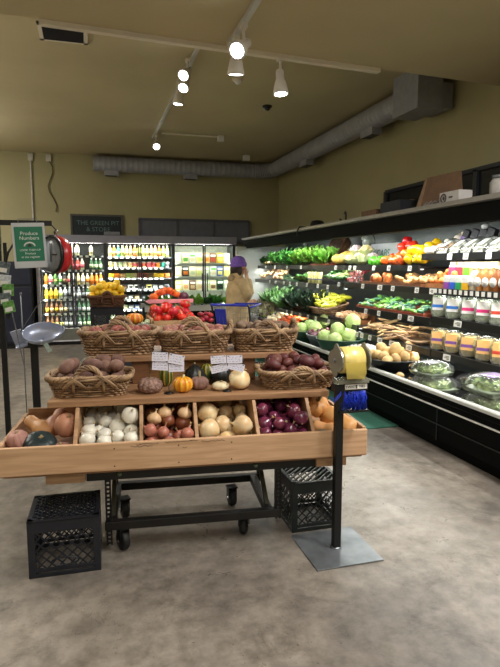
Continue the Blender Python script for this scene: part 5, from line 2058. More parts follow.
capc = M('cap_cream', (240, 222, 176), .5)
for px, c_, nme in ((449.5, (150, 76, 170), 'purple'), (455.5, (48, 96, 214), 'blue'), (461.5, (44, 160, 92), 'green'), (468, (232, 178, 40), 'yellow')):
    cup('drink_carton', 'small white carton with a %s band at the front of the bottle shelf' % nme, 'carton', 'carton', M('band_' + nme, c_, .4, var=.08), None, lw, (X + .045, Yat(px, X + .045, z + .05), z + .002), 0, .115, .036)
juice = M('juice_amber', (196, 132, 72), .25, var=.12)
for i, (px, m_, nme) in enumerate(((474.5, M('juice_milky', (216, 208, 182), .3), 'first, milky,'), (481.5, juice, 'second, amber,'), (489, juice, 'third, amber,'), (497, M('juice_brown', (160, 96, 52), .25), 'fourth, brown,'), (506, juice, 'last'))):
    cup('juice_bottle', nme + ' juice bottle with a white label in the front bottle row', 'bottle', 'disc', m_, lw, capc, (X + .05, Yat(px, X + .05, z + .08), z + .002), 0, .19, .04)
for i, (px, c_, nme) in enumerate(((456, (236, 70, 130), 'pink'), (463.5, (226, 60, 80), 'red'), (470.5, (112, 206, 60), 'green'), (477, (240, 190, 120), 'peach'), (483.5, (226, 150, 80), 'orange'), (490.5, (236, 186, 110), 'honey'), (498, (206, 150, 96), 'brown'))):
    cup('juice_bottle', 'cream capped square bottle with a %s label in the back bottle row' % nme, 'bottle', 'carton', M('lab_' + nme, c_, .4, var=.08), None, capc, (X + .2, Yat(px, X + .2, z + .12), z + .002), 0, .215, .045)


# ---- clamshells
def clam(lab, cat, key, px, m_in, c_band, c_lab, h=.165, w=.125, grp=None, dx=.07, seed=0):
    X, z, _, _ = S[key]
    t = thing('clamshell_box', lab, cat, (X + dx, Yat(px, X + dx, z + .08), z + .003), 0, grp, (0, .12, .55))
    rg = random.Random(seed)
    b = B()
    for i in range(40):
        b.ell((rg.uniform(-.02, .02), rg.uniform(-.42, .42) * w, rg.uniform(.1, .86) * h), (.012, .017, .014), 7, 5, noise3(i, amp=.15))
    b.ell((0, 0, h * .46), (.02, w * .42, h * .42), 16, 10, lambda u: min(1.25, 1 / max(abs(u.y), abs(u.z), .6)))
    b.out('contents', m_in, t, kind='stuff')
    pr_ = []
    for k in range(24):
        a = 2 * PI * k / 24
        x_, y_ = rr4(a, w / 2, h / 2, .45)
        pr_.append((x_, h / 2 + y_))
    B().prism(pr_, 'x', -.032, .03).out('shell', MATS['clamshell'], t, bev=.006)
    l_ = B().bb(-.0345, -.0325, -w * .36, w * .38, h * .3, h * .86).out('label', c_lab, t)
    B().bb(-.0358, -.0346, -w * .36, w * .38, h * .42, h * .55).out('label_band', c_band, t)
    return t


spr = M('sprout_green', (200, 206, 172), .7, var=.3, scale=40)
frt = M('fruit_yellow', (230, 200, 124), .5, var=.15, scale=30)
blue_, pink_, red_ = M('lab_blue_band', (44, 116, 206), .5), M('lab_pink_band', (222, 52, 124), .5), M('lab_red_band', (206, 70, 50), .5)
vio, lpe = M('lab_violet_band', (128, 84, 160), .5), M('lab_peach', (236, 196, 160), .5, var=.05)
for i, (px, bnd, lab) in enumerate(((439, blue_, 'farthest of the two clear sprout boxes with blue labels'), (453.5, blue_, 'nearer of the two clear sprout boxes with blue labels'), (469, pink_, 'farther of the two clear sprout boxes with pink labels'),
                                    (484, pink_, 'nearer of the two clear sprout boxes with pink labels'), (499, red_, 'clear sprout box with a red label at the right edge of the photo'))):
    clam(lab, 'clear box', '3n', px, spr, bnd, lw, .2, .136, None, .07, i)
    clam('clear sprout box in the second row behind the front sprout boxes', 'clear box', '3n', px + 5, spr, bnd, lw, .19, .13, 'second row of sprout boxes', .17, i + 10)
for i, (px, bnd, lab) in enumerate(((438, vio, 'farthest clear box of yellow cut fruit on the lowest shelf'), (452, vio, 'second clear box of yellow cut fruit from the far end'), (468, vio, 'third clear box of yellow cut fruit from the far end'),
                                    (484, vio, 'fourth clear box of yellow cut fruit from the far end'), (500, red_, 'clear box of cut fruit with an orange-red label at the right edge'))):
    clam(lab, 'clear box', '4n', px, frt, bnd, lpe, .19, .132, None, .07, i + 20)
    clam('clear box of yellow cut fruit in the second row behind the front ones', 'clear box', '4n', px + 4, frt, bnd, lpe, .19, .13, 'second row of cut fruit boxes', .16, i + 30)

# ---- middle shelf of chillies
tray('chilli_tray', 'long red-brown tray of green chillies on the middle shelf', M('tray_redbrown'), '3m', 360, 428, .36, .035, .0)


def chil(nm_, lab, m, grp, L=.09, r=.014):
    return cuke_kind(nm_, lab, 'chilli', m, grp, L, r)


heap([Kind(chil('green_chilli', 'bright green chilli heaped in the red-brown tray', M('chilli_green', (116, 178, 70), .3, var=.2, rand=.25, coat=.2), 'bright green chillies')),
      Kind(chil('dark_chilli', 'dark teal green chilli heaped in the red-brown tray', M('chilli_teal', (50, 112, 82), .3, var=.2, rand=.25, coat=.2), 'dark green chillies'))],
     '3m', 362, 426, radii(110, .018, .023, 16), .018, 48, .35, x0=.02, x1=.3, lift=.01, tilt=.35)

# ---- lower shelf, far
bunches(LB('romaine_head', 'tall romaine lettuce fanned out at the far end of the lower shelf', 'romaine lettuce', rom, palest, 'romaine heads', n=16, L=.26, W=.06, stemL=.05, ruff=.12, spread=.45, curl=.25), '4f', 266, 290, 6, 2, 7, lift=.03)
bunches(LB('dark_kale_bunch', 'dark blue-green kale bunch standing between romaine and the pepper basket', 'kale', dkale, M('kale_rib', (104, 128, 96), .5), 'dark kale bunches', n=20, L=.2, W=.045, stemL=.1, ruff=.25, spread=.6), '4f', 286, 316, 7, 2, 8)
X, z, _, _ = S['4f']
bk = basket('wicker_basket', 'broad wicker basket of yellow-green peppers on the lower shelf', .95, .36, .10, m=wick, mr=wick_d, handles='', rows=4, inset=.05, fill=.05)
bk.location = (X + .19, Yat(319, X + .1, z + .05), z + .065)
bk.rotation_euler = (-.22, 0, PI / 2)
ban = M('banana_pepper', (206, 208, 56), .3, var=.15, rand=.2, coat=.2)
heap([Kind(cuke_kind('banana_pepper', 'yellow-green long pepper heaped in the broad basket', 'pepper', ban, 'yellow-green peppers', .15, .026))], None, 0, 0, radii(62, .028, .036, 17), .03, 49, .5, x0=.06, x1=.34, lift=.08, tilt=.5, z=z, X=X,
     y01=(Yat(319, X + .1, z + .05) - .42, Yat(319, X + .1, z + .05) + .42))
tray('dark_box', 'low dark box of pale roots at the near end of the far lower shelf', M('box_dark', (36, 32, 40), .6), '4f', 332, 345, .3, .05, -.005)
heap([Kind(tag(potato_mesh(51, .035, 1.1).out('turnip', M('turnip_tan', (196, 156, 116), .6, var=.2)), 'tan round root in the low dark box', 'turnip', 'tan roots'))], '4f', 333, 344, radii(14, .03, .038, 18), .034, 50, .2, x0=.02, x1=.28, lift=.008)
tray('brown_box', 'brown wooden box of celery roots beside the low dark box', box_brown, '4f', 346, 357, .3, .05, -.005)
heap([Kind(tag(potato_mesh(52, .055, 1.05, .09).out('celery_root', M('celeriac', (168, 128, 88), .7, var=.3, scale=30)), 'large knobbly celery root in the brown box', 'celery root', 'celery roots'))], '4f', 346, 357, radii(6, .045, .055, 19), .052, 51, .2, x0=.02, x1=.28, lift=.008)
drk = M('beet_dark', (92, 50, 44), .6, var=.3, rand=.25)
heap([Kind(tag(potato_mesh(53, .04, 1.1).out('beet', drk), 'dark brown-red beet behind the celery roots', 'beet', 'beets'))], '4f', 338, 358, radii(18, .035, .045, 20), .04, 52, .3, x0=.32, x1=.6, lift=.0)

# ---- lower shelf of roots, middle
bur = M('burdock_root', (176, 146, 106), .75, var=.25, rand=.25)
heap([Kind(root_kind('burdock_root', 'long thin pale root piled on the lower shelf below the chillies', 'root', bur, 'long thin roots', .32, .014, stem_tan, .12))], '4m', 362, 402, radii(34, .024, .03, 21), .026, 53, .35, x0=.02, x1=.34, tilt=.25)
X, z, _, _ = S['4m']
fb = basket('wicker_basket', 'shallow round wicker tray at the near end of the roots shelf', .42, .34, .05, m=wick, mr=wick_d, handles='', rows=3, inset=.04)
fb.location = (X + .2, Yat(413, X + .15, z + .03), z + .003)
fb.rotation_euler = (0, -.1, PI / 2)

# ---- deck
DZ = .376
RZ = DZ + .055
cpart(B().bb(2.60, 3.4, 4.0, 7.3, .3755, RZ - .002), 'display_riser', shelfb)


def tub(nm_, lab, m, rimm, px, R, h, xc=2.86, base=.72, cat='bowl'):
    y = Yat(px, xc, RZ + h)
    t = thing(nm_, lab, cat, (xc, y, RZ))
    B().lathe([(.001, .004), (R * base, 0), (R * base * 1.02, .004), (R * .97, h * .9), (R * 1.0, h), (R * .985, h), (R * .955, h * .9), (R * base * .98, .012), (.001, .012)], 36).out('bowl', m, t)
    B().tube([(R * math.cos(k * PI / 24), R * math.sin(k * PI / 24), h) for k in range(48)], .008, 6, closed=True).out('rim', rimm, t)
    return t, y


def fill_tub(kinds, y, R, h, rd, base, seed, xc=2.86, mound=.06, inner=.86, tilt=3.0, lift=.5, z=None):
    s_ = R * inner * .80
    z = RZ if z is None else z
    fl = lambda a, b_: z + h * lift + mound * (1 - ((a - xc) ** 2 + (b_ - y) ** 2) / R ** 2)
    pts = pack(rd, xc - s_, xc + s_, y - s_, y + s_, fl, seed)
    rg = random.Random(seed)
    for i, (r, p) in enumerate(zip(rd, pts)):
        kinds[i % len(kinds)].put(p, (rg.uniform(-tilt, tilt), rg.uniform(-tilt, tilt), rg.uniform(0, 6.28)), None, None, r / base)


gtub = M('tub_green', (30, 66, 50), .45, var=.15)
cabm = M('cabbage_leaf', (200, 222, 150), .5, var=.1, scale=9, rand=.08, stretch=(1, 1, 3), col2=(174, 204, 116))
t, y = tub('green_tub', 'dark green tub of pale cabbages, the farther of two', gtub, gtub, 311, .29, .16, 2.82)
fill_tub([Kind(cabbage_root('pale green cabbage in the farther green tub', cabm, 'cabbages in the farther tub'))], y, .29, .16, radii(6, .085, .1, 22), .095, 61, inner=1.0, lift=.35, xc=2.82)
t, y = tub('metal_tub', 'grey metal tub of purple shallots between the two cabbage tubs', M('tub_metal', (112, 124, 128), .35, .6), M('tub_rim', (180, 188, 190), .3, .7), 326, .25, .15)
fill_tub([Kind(onion_root('purple_shallot', 'small purple shallot in the grey metal tub', M('shallot_purple', (108, 62, 76), .4, var=.3, rand=.25), 'purple shallots', .03))], y, .25, .15, radii(60, .027, .033, 23), .03, 62, inner=1.0, lift=.5)
t, y = tub('green_tub', 'dark green tub of pale cabbages, the nearer of two', gtub, gtub, 341, .29, .17, 2.80)
fill_tub([Kind(cabbage_root('pale green cabbage in the nearer green tub', cabm, 'cabbages in the nearer tub'))], y, .29, .17, radii(6, .085, .105, 24), .095, 63, inner=1.0, xc=2.80, lift=.35)
dkb = M('bowl_dark', (28, 30, 32), .35, .3)
t, y = tub('metal_bowl', 'dark metal bowl of garlic behind the potato bowl', dkb, M('bowl_rim', (120, 124, 126), .3, .7), 363, .22, .12, 2.83)
fill_tub([Kind(onion_root('garlic_bulb', 'white-purple garlic bulb in the dark metal bowl', M('garlic_white', (206, 198, 200), .5, var=.2, rand=.15), 'garlic bulbs', .024))], y, .22, .11, radii(46, .024, .029, 25), .026, 64, xc=2.83, inner=1.0, lift=.55)
t, y = tub('black_bowl', 'wide black bowl heaped with yellow potatoes', M('bowl_black', (20, 21, 23), .35), dkb, 393, .27, .13, 2.80, .6)
pot = M('yellow_potato', (206, 172, 116), .55, var=.15, scale=20, rand=.12)
fill_tub([Kind(tag(potato_mesh(s_, .055, 1.25).out('yellow_potato', pot), 'large yellow potato heaped in the wide black bowl', 'potato', 'yellow potatoes')) for s_ in (61, 62, 63)], y, .27, .13, radii(17, .045, .056, 26), .053, 65, xc=2.80, inner=.9, lift=.5, mound=.06)
tag(potato_mesh(66, .035, 1.15).out('loose_potato', pot, loc=(2.66, Yat(400, 2.66, RZ + .03), RZ + .03)), 'single small potato lying on the case floor by the black bowl', 'potato')
# wrapped salads
sal = M('salad_leaf', (190, 206, 142), .7, var=.4, scale=22, col2=(84, 124, 62))
pal = M('salad_label', (220, 216, 226), .5, var=.05)
y2 = Yat(434, 2.79, DZ + .05)
clr = M('tray_clearish', (150, 160, 140), .3)
wrapped('salad_pack', 'lower of two stacked film wrapped salad packs on the case floor', 'salad pack', .26, .38, .12, sal, pal, clr, (2.79, y2, DZ + .02), (0, 0, 0), None, 1, 150)
wrapped('salad_pack', 'upper of two stacked film wrapped salad packs on the case floor', 'salad pack', .24, .30, .11, sal, pal, clr, (2.80, y2 + .06, DZ + .14), (0, -.06, .1), None, 2, 150)
vl = M('salad_label_violet', (176, 150, 204), .5, var=.05)
yy = Yat(494, 2.79, DZ + .08)
wrapped('salad_pack', 'lower film wrapped salad pack at the right edge of the photo', 'salad pack', .28, .36, .13, sal, vl, clr, (2.79, yy, DZ + .02), (0, 0, 0), None, 3, 150)
wrapped('salad_pack', 'upper film wrapped salad pack with a lilac label at the right edge', 'salad pack', .28, .34, .13, sal, vl, clr, (2.80, yy + .03, DZ + .15), (0, -.05, 0), None, 4, 150)
yy = Yat(470, 3.1, DZ + .1)
wrapped('salad_pack', 'dark green salad pack deep in the case behind the wrapped packs', 'salad pack', .26, .34, .13, M('salad_dark', (48, 74, 42), .7, var=.4, scale=30), pal, clr, (3.2, yy, DZ + .002), (0, 0, 0), None, 5, 150)

# far end of the deck: raised boxes
t = thing('produce_box', 'dark wooden box of purple-green artichokes at the far end of the case floor', 'box', (2.9, 9.05, DZ))
B().bb(-.24, .3, -.55, .55, 0, .2).out('box', M('box_dark_wood', (60, 46, 36), .6, var=.25), t, bev=.004)
art = M('artichoke', (164, 176, 118), .6, var=.35, scale=12, rand=.25, col2=(128, 96, 106))


def arti(lab, grp):
    t = thing('artichoke', lab, 'artichoke', (0, 0, 0), 0, grp)
    b = B()
    b.ell((0, 0, 0), (.045, .045, .05), 10, 8)
    for r in range(5):
        n = 9 - r
        for k in range(n):
            a = 2 * PI * k / n + r * .35
            ph = -.7 + r * .42
            b.leaf((.045 * math.cos(ph) * math.cos(a), .045 * math.cos(ph) * math.sin(a), .05 * math.sin(ph)), (.45 * math.cos(a), .45 * math.sin(a), .9), (math.cos(a), math.sin(a), 0), .05, .018, -.1, 0, 3, k)
    b.out('head', art, t)
    B().cyl((0, 0, -.08), (0, 0, -.04), .012, 8).out('stem', stem_green, t)
    return t


heap([Kind(arti('purple-green artichoke heaped in the dark box at the far end', 'artichokes'))], None, 0, 0, radii(34, .05, .058, 27), .055, 66, .5, x0=0, x1=.5, z=DZ + .2, X=2.68, y01=(8.5, 9.6), tilt=.7)
t = thing('produce_box', 'dark wooden box of cream turnips and carrots nearer than the artichokes', 'box', (2.88, 7.9, DZ))
B().bb(-.22, .3, -.55, .55, 0, .17).out('box', M('box_dark_wood'), t, bev=.004)
heap([Kind(tag(potato_mesh(71, .04, 1.0).out('turnip', M('turnip_cream', (226, 212, 176), .5, var=.12, rand=.12)), 'cream turnip heaped beside the orange carrots', 'turnip', 'cream turnips'))], None, 0, 0, radii(22, .036, .044, 28), .04, 67, .4, x0=0, x1=.45, z=DZ + .17, X=2.68, y01=(8.0, 8.42))
car = M('carrot_orange', (240, 112, 40), .45, var=.15, rand=.12)
heap([Kind(root_kind('carrot', 'orange carrot heaped beside the cabbage tubs', 'carrot', car, 'carrots', .17, .02))], None, 0, 0, radii(60, .026, .032, 29), .028, 68, .4, x0=0, x1=.42, z=DZ + .17, X=2.68, y01=(7.4, 7.98), tilt=.4)

# ---- things on top of the case
TZ = 1.972
t = thing('black_hat', 'black wide brimmed hat lying on the case top at the far half', 'hat', (3.02, Yat(316, 3.0, 2.02), 1.957))
B().lathe([(.16, 0), (.16, .006), (.105, .012), (.098, .06), (.075, .1), (.001, .112)], 26).out('crown', black, t)
B().lathe([(.1, .014), (.1, .03)], 26).out('band', M('hat_band', (40, 36, 36), .6), t)
b = B()
b.tube([(-.1, 0, .01), (-.27, -.02, .012), (-.30, -.02, -.04), (-.30, -.02, -.11)], .012, 6)
b.out('strap', black, t)
t = thing('black_hook', 'small upright black hook shaped bracket on the case top', 'bracket', (3.05, Yat(343, 3.05, 2.03), 1.957))
B().bb(-.05, .05, -.12, .12, 0, .02).out('foot', black, t)
B().tube([(0, -.08, .01), (0, -.08, .13), (0, -.06, .15), (0, -.04, .13)], .012, 6).out('hook', black, t)
B().tube([(0, .06, .01), (0, .06, .06), (0, .09, .075)], .012, 6).out('peg', black, t)
cb_ = M('cardboard', (120, 92, 70), .8, var=.12)


def carton_box(lab, x, px, w, d, h, m=cb_, rz=0.0):
    t = thing('cardboard_box', lab, 'box', (x, Yat(px, x, 2.05), 1.97), rz)
    B().bb(-w / 2, w / 2, -d / 2, d / 2, 0, h).out('box', m, t, bev=.003)
    B().bb(-.03, .03, -d / 2 - .001, d / 2 + .001, h - .002, h + .001).out('tape', M('tape_tan', (176, 150, 110), .4), t)
    return t


carton_box('small brown cardboard box on the case top left of the low dark crate', 3.2, 376, .2, .34, .11)
carton_box('low dark crate on the case top in front of the dark window', 3.25, 402, .3, .4, .16, M('crate_navy', (40, 42, 50), .6))
t = thing('cardboard_flap', 'big brown cardboard sheet leaning on the case top at the near end', 'cardboard', (3.12, Yat(434, 3.1, 2.1), 1.965), 0, None, (.0, .2, 0))
B().prism([(-.40, 0), (.34, 0), (.26, .34), (-.26, .33)], 'x', 0, .008).out('sheet', cb_, t)
B().prism([(.26, .01), (.34, 0), (.27, .33), (.24, .33)], 'x', -.006, -.001).out('fold', M('cardboard_light', (150, 122, 98), .8), t)
t = thing('logo_box', 'white box with a round dark emblem on the case top', 'box', (2.94, Yat(454, 2.94, 2.02), 1.962))
B().bb(-.05, .08, -.13, .13, 0, .10).out('box', M('box_white', (190, 186, 182), .6, var=.05), t, bev=.003)
B().tube([(-.053, .07 + .034 * math.cos(k * PI / 10), .05 + .034 * math.sin(k * PI / 10)) for k in range(20)], .006, 6, closed=True).out('emblem_ring', M('emblem', (60, 58, 62), .6), t)
B().ell((-.052, .07, .05), (.004, .014, .018), 10, 6).out('emblem_leaf', M('emblem'), t)
B().bb(-.0525, -.0505, -.05, .0, .045, .058).out('emblem_bar', M('emblem'), t)
t = thing('grey_jar', 'round pale grey jar on the case top at the right edge of the photo', 'jar', (3.1, Yat(499, 3.1, 2.05), 1.965))
B().lathe([(.06, 0), (.07, .02), (.07, .13), (.05, .16)], 18).out('jar', M('jar_grey', (150, 146, 140), .5), t)
B().lathe([(.055, .16), (.055, .185), (.001, .19)], 18).out('lid', greymet, t)
b = B()
for k in range(7):
    y = Yat(424 + k * 4, 2.95, 1.98)
    b.tube([(2.92, y, 1.97), (2.95, y - .03, 2.01), (3.0, y + .03, 2.03), (3.03, y, 1.97)], .006, 5)
o = b.out('wire_coil', M('wire_pale', (126, 122, 118), .5), kind=None)
tag(o, 'loose coil of pale wire on the case top before the cardboard sheet', 'wire')
# ================================================== MIDDLE DISPLAYS, PERSON, CART
# lemon pedestal: black crates stacked
yl = 4.85
xl = (AtY(93, 325, yl).x + AtY(122, 325, yl).x) / 2
for i in range(4):
    o = crate('milk_crate', ['lowest', 'second', 'third', 'topmost'][i] + ' black milk crate of the stack under the lemon basket', MATS['crate_black'], (xl, yl, i * .276), .02 * (-1) ** i, .27, .27, .275)
lb_ = basket('wicker_basket', 'dark wicker basket of lemons on the stack of black crates', .29, .25, .09, m=wick_far, mr=wick_far, handles='y', hoop=(.045, .035), rows=5, inset=.02, cross=False, fill=.05)
lb_.location = (xl, yl, 1.105)
lemon_m = M('lemon_yellow', (250, 206, 50), .4, var=.08, scale=30, rand=.08)
kl = Kind(tag(lemon_mesh(.03).out('lemon', lemon_m), 'yellow-orange lemon heaped in the basket on the black crates', 'lemon', 'lemons in the basket'))
rd = radii(34, .028, .032, 70)
fl = lambda a, b_: 1.105 + .055 + .10 * max(0, 1 - ((a - xl) / .13) ** 2 - ((b_ - yl) / .11) ** 2)
for r, p in zip(rd, pack(rd, xl - .145, xl + .145, yl - .11, yl + .11, fl, 71)):
    kl.put(p, (rnd.uniform(-.6, .6), rnd.uniform(-.6, .6), rnd.uniform(0, 6.28)), None, None, r / .03)

# tomato table
yt = 4.75
x0, x1 = AtY(140, 320, yt).x, AtY(214, 320, yt).x
xm = (x0 + x1) / 2
tt = thing('display_table', 'low wooden display table behind the front stand carrying tomatoes', 'table', (xm, yt, 0))
hw = (x1 - x0) / 2
B().bb(-hw, hw, -.33, .33, .88, .92).out('tabletop', shelfw, tt, bev=.004)
B().bb(-hw + .03, hw - .03, -.30, .30, .80, .879).out('apron', postw, tt)
for sx in (-1, 1):
    for sy in (-1, 1):
        B().bb(sx * (hw - .05) - .03, sx * (hw - .05) + .03, sy * .27 - .03, sy * .27 + .03, 0, .799).out('leg', postw, tt)
bx0, bx1 = AtY(151, 318, yt - .2).x, AtY(196, 318, yt - .2).x
t = thing('tomato_box', 'wooden box of red tomatoes behind the front stand', 'box', ((bx0 + bx1) / 2, yt - .08, .921))
w = (bx1 - bx0) / 2
bm_ = wood('tomato_box_wood', (196, 160, 118), (160, 120, 82))
B().bb(-w, w, -.21, .21, 0, .02).out('floor', bm_, t)
B().bb(-w, w, -.22, -.21, 0, .085).out('front_board', bm_, t)
B().bb(-w, w, .21, .22, 0, .12).out('back_board', bm_, t)
for s_ in (-1, 1):
    B().bb(s_ * w - .01, s_ * w + .01, -.22, .22, 0, .10).out('side_board', bm_, t)
tm = M('tomato_red', (214, 40, 32), .22, var=.12, scale=10, rand=.15, coat=.4)
kt = Kind(tomato_root('red tomato heaped in the wooden box behind the baskets', tm, 'red tomatoes', .04))
cx, cy_ = (bx0 + bx1) / 2, yt - .08
rd = radii(30, .036, .043, 72)
for r, p in zip(rd, pack(rd, cx - w + .012, cx + w - .012, cy_ - .2, cy_ + .2, lambda a, b_: 0.975 + .14 * max(0, b_ - cy_ + .2), 73)):
    kt.put(p, (rnd.uniform(-.8, .8), rnd.uniform(-.8, .8), rnd.uniform(0, 6.28)), None, None, r / .04)
# raised pink tray
t = thing('foam_tray', 'pale pink tray of orange tomatoes raised behind the red tomatoes', 'tray', (cx + .02, yt + .22, 1.12))
B().bb(-.2, .2, -.11, .11, 0, .012).out('floor', M('tray_pink', (226, 150, 160), .5), t, bev=.004)
B().bb(-.2, .2, -.12, -.108, .0, .035).out('rim', M('tray_pink'), t, bev=.003)
for sx in (-.15, .15):
    B().bb(sx - .02, sx + .02, -.05, .05, -.198, 0).out('block', postw, t)
ko = Kind(tomato_root('orange tomato on the raised pink tray', M('tomato_orange', (236, 104, 40), .25, var=.12, rand=.12, coat=.3), 'orange tomatoes', .034))
rd = radii(11, .03, .036, 74)
for r, p in zip(rd, pack(rd, cx - .15, cx + .11, yt + .12, yt + .32, lambda a, b_: 1.134 + .06 * max(0, 1 - ((a - cx) / .12) ** 2), 75)):
    ko.put(p, (rnd.uniform(-.5, .5), rnd.uniform(-.5, .5), rnd.uniform(0, 6.28)), None, None, r / .034)
q = tomato_root('single dark purple tomato at the right of the pink tray', M('tomato_purple', (92, 44, 64), .3, coat=.3), None, .05)
q.location = (cx + .15, yt + .2, 1.172)
tag(q, 'single dark purple tomato at the right of the pink tray', 'tomato')
# gourd, fennel, radishes and beans around the box
g_ = pumpkin('yellow_gourd', 'yellow and orange ribbed gourd left of the tomato box', 'gourd', .072, .088, 10, .1, M('gourd_yellow', (232, 172, 48), .4, var=.1), stem_tan, .03, .007, 0, 3, .01, M('gourd_orange', (214, 110, 40), .4))
g_.location = (AtY(135, 318, 4.45).x, 4.5, .981)
rg = random.Random(3)
sh = thing('side_crate', 'small wooden crate under the yellow gourd', 'crate', (AtY(136, 318, 4.45).x, 4.52, .0))
B().bb(-.14, .14, -.12, .12, .0, .98).out('box', M('crate_navy'), sh, bev=.004)
tag(sh, 'tall dark bin under the yellow gourd beside the tomato table', 'bin')
kf = Kind(cauli('pale green fennel bulb between the gourd and the tomatoes', M('fennel_white', (206, 220, 186), .5, var=.1), palest, 'fennel bulbs', .055))
for dx, dy in ((.0, 0), (.05, .08)):
    kf.put((AtY(150, 322, 4.6).x + dx - .02, 4.55 + dy, .962), (.3, .2, dx * 20))
krd = Kind(tomato_root('dark red radish right of the tomato box', M('radish_dark', (150, 30, 50), .35, var=.2, rand=.2), 'dark red radishes', .024, 'radish', 'radish'))
rd = radii(16, .022, .026, 76)
xr = AtY(204, 312, yt).x
for r, p in zip(rd, pack(rd, xr - .06, xr + .06, yt - .14, yt + .04, lambda a, b_: .921 + .05 * max(0, 1 - ((a - xr) / .08) ** 2), 77)):
    krd.put(p, (0, 0, rnd.uniform(0, 6)), None, None, r / .024)

# second low island of green packs in front of the freezer doors
t = thing('island_bin', 'long dark island bin of packed greens before the freezer doors', 'bin', (1.55, 8.7, 0))
B().bb(-.75, .55, -.35, .35, 0, .78).out('body', caseblk, t, bev=.01)
B().bb(-.78, .58, -.38, -.34, .76, .84).bb(-.78, .58, .34, .38, .76, .84).out('rim', M('bumper_grey'), t)
kg = [Kind(leaf_bunch('herb_bunch', 'green herb bunch lying in the dark island bin', 'herbs', m_, palest, 14, .12, .035, .8, .05, .25, .4, s_, 'herb bunches in the island bin')) for s_, m_ in ((1, leek), (2, kale), (3, lett))]
for i in range(18):
    kg[i % 3].put((.85 + (i % 9) * .15 + rnd.uniform(-.03, .03), 8.5 + (i // 9) * .3, .83), (rnd.uniform(-.3, .3), -.9 + rnd.uniform(-.3, .3), -1.6 + rnd.uniform(-.8, .8)), None, None, rnd.uniform(.9, 1.2))

# ------------------------------------------------------------- person
SK = M('skin', (206, 160, 132), .5, var=.05)


def skin_obj(name, pts, edges, m, parent, sub=2, root=0):
    """pts: name -> (x, y, z, rx, ry)"""
    names = list(pts)
    me = bpy.data.meshes.new(name)
    me.from_pydata([pts[n][:3] for n in names], [(names.index(a), names.index(b)) for a, b in edges], [])
    me.materials.append(m)
    o = bpy.data.objects.new(name, me)
    COL.objects.link(o)
    o.parent = parent
    md = o.modifiers.new('skin', 'SKIN')
    md.use_smooth_shade = True
    me.skin_vertices.new() if not me.skin_vertices else None
    for i, n in enumerate(names):
        sv = me.skin_vertices[0].data[i]
        sv.radius = pts[n][3:5]
        sv.use_root = (i == root)
    s = o.modifiers.new('sub', 'SUBSURF')
    s.levels = s.render_levels = sub
    return o


yp = 7.6
xp = AtY(237.5, 275, yp).x
per = thing('person', 'person in a purple knitted hat and beige coat with one hand raised to the face', 'person', (xp, yp, 0), .12)
P = {'pelvis': (0, 0, .80, .115, .14), 'waist': (0, 0, .94, .10, .13), 'chest': (.0, 0, 1.13, .105, .15), 'upper': (.0, 0, 1.23, .08, .11), 'neck': (.015, 0, 1.31, .048, .048), 'skull0': (.03, 0, 1.37, .06, .058),
     'skull1': (.03, 0, 1.44, .092, .078), 'skull2': (.022, 0, 1.51, .07, .066)}
E_ = [('pelvis', 'waist'), ('waist', 'chest'), ('chest', 'upper'), ('upper', 'neck'), ('neck', 'skull0'), ('skull0', 'skull1'), ('skull1', 'skull2')]
for s_, n in ((-1, 'R'), (1, 'L')):
    P.update({'hip' + n: (0, s_ * .085, .74, .085, .085), 'knee' + n: (.03 if s_ < 0 else -.02, s_ * .09, .43, .055, .055), 'ankle' + n: (-.01 + .02 * s_, s_ * .095, .08, .036, .036), 'heel' + n: (.02 + .02 * s_, s_ * .095, .04, .035, .03),
              'toe' + n: (.17 + .02 * s_, s_ * .11, .025, .035, .022)})
    E_ += [('pelvis', 'hip' + n), ('hip' + n, 'knee' + n), ('knee' + n, 'ankle' + n), ('ankle' + n, 'heel' + n), ('heel' + n, 'toe' + n)]
arms = {'R': [(.0, -.165, 1.22), (.10, -.215, 1.0), (.10, -.13, 1.25), (.092, -.105, 1.32)], 'L': [(.0, .165, 1.22), (.05, .215, .98), (.20, .16, .93), (.26, .13, .93)]}
for n, a in arms.items():
    for nm_, p, r in zip(('sh', 'el', 'wr', 'pa'), a, (.055, .042, .028, .032)):
        P[nm_ + n] = (*p, r, r if nm_ != 'pa' else .022)
    E_ += [('upper', 'sh' + n), ('sh' + n, 'el' + n), ('el' + n, 'wr' + n), ('wr' + n, 'pa' + n)]
    pa = Vector(a[3])
    d = (pa - Vector(a[2])).normalized()
    sd = Vector((0, 1, 0)) if n == 'R' else Vector((0, .3, 1)).normalized()
    sd = (sd - d * sd.dot(d)).normalized()
    cu = d.cross(sd) * (-1 if n == 'R' else 1)
    for k, L in enumerate((.062, .072, .068, .052)):
        o_ = sd * (-.024 + .016 * k)
        for j, (q, c_) in enumerate(((.25, .0), (.62, .25), (1.0, .6))):
            p = pa + o_ + d * (L * q + .02) + cu * (L * c_ * .6)
            P['f%s%d%d' % (n, k, j)] = (*p, .0085 - .001 * j, .0085 - .001 * j)
        E_ += [('pa' + n, 'f%s%d0' % (n, k)), ('f%s%d0' % (n, k), 'f%s%d1' % (n, k)), ('f%s%d1' % (n, k), 'f%s%d2' % (n, k))]
    for j, (q, c_) in enumerate(((.02, .028), (.035, .045), (.055, .055))):
        p = pa - sd * c_ + d * (q - .01) + cu * .012 * j
        P['t%s%d' % (n, j)] = (*p, .0095 - .001 * j, .0095 - .001 * j)
    E_ += [('pa' + n, 't%s0' % n), ('t%s0' % n, 't%s1' % n), ('t%s1' % n, 't%s2' % n)]
P['nose'] = (.135, 0, 1.405, .014, .014)
P['chin'] = (.105, 0, 1.345, .03, .03)
E_ += [('skull1', 'nose'), ('skull0', 'chin')]
skin_obj('body', P, E_, SK, per)
eyew, dk = M('eye_white', (230, 226, 220), .3), M('eye_dark', (30, 24, 22), .3)
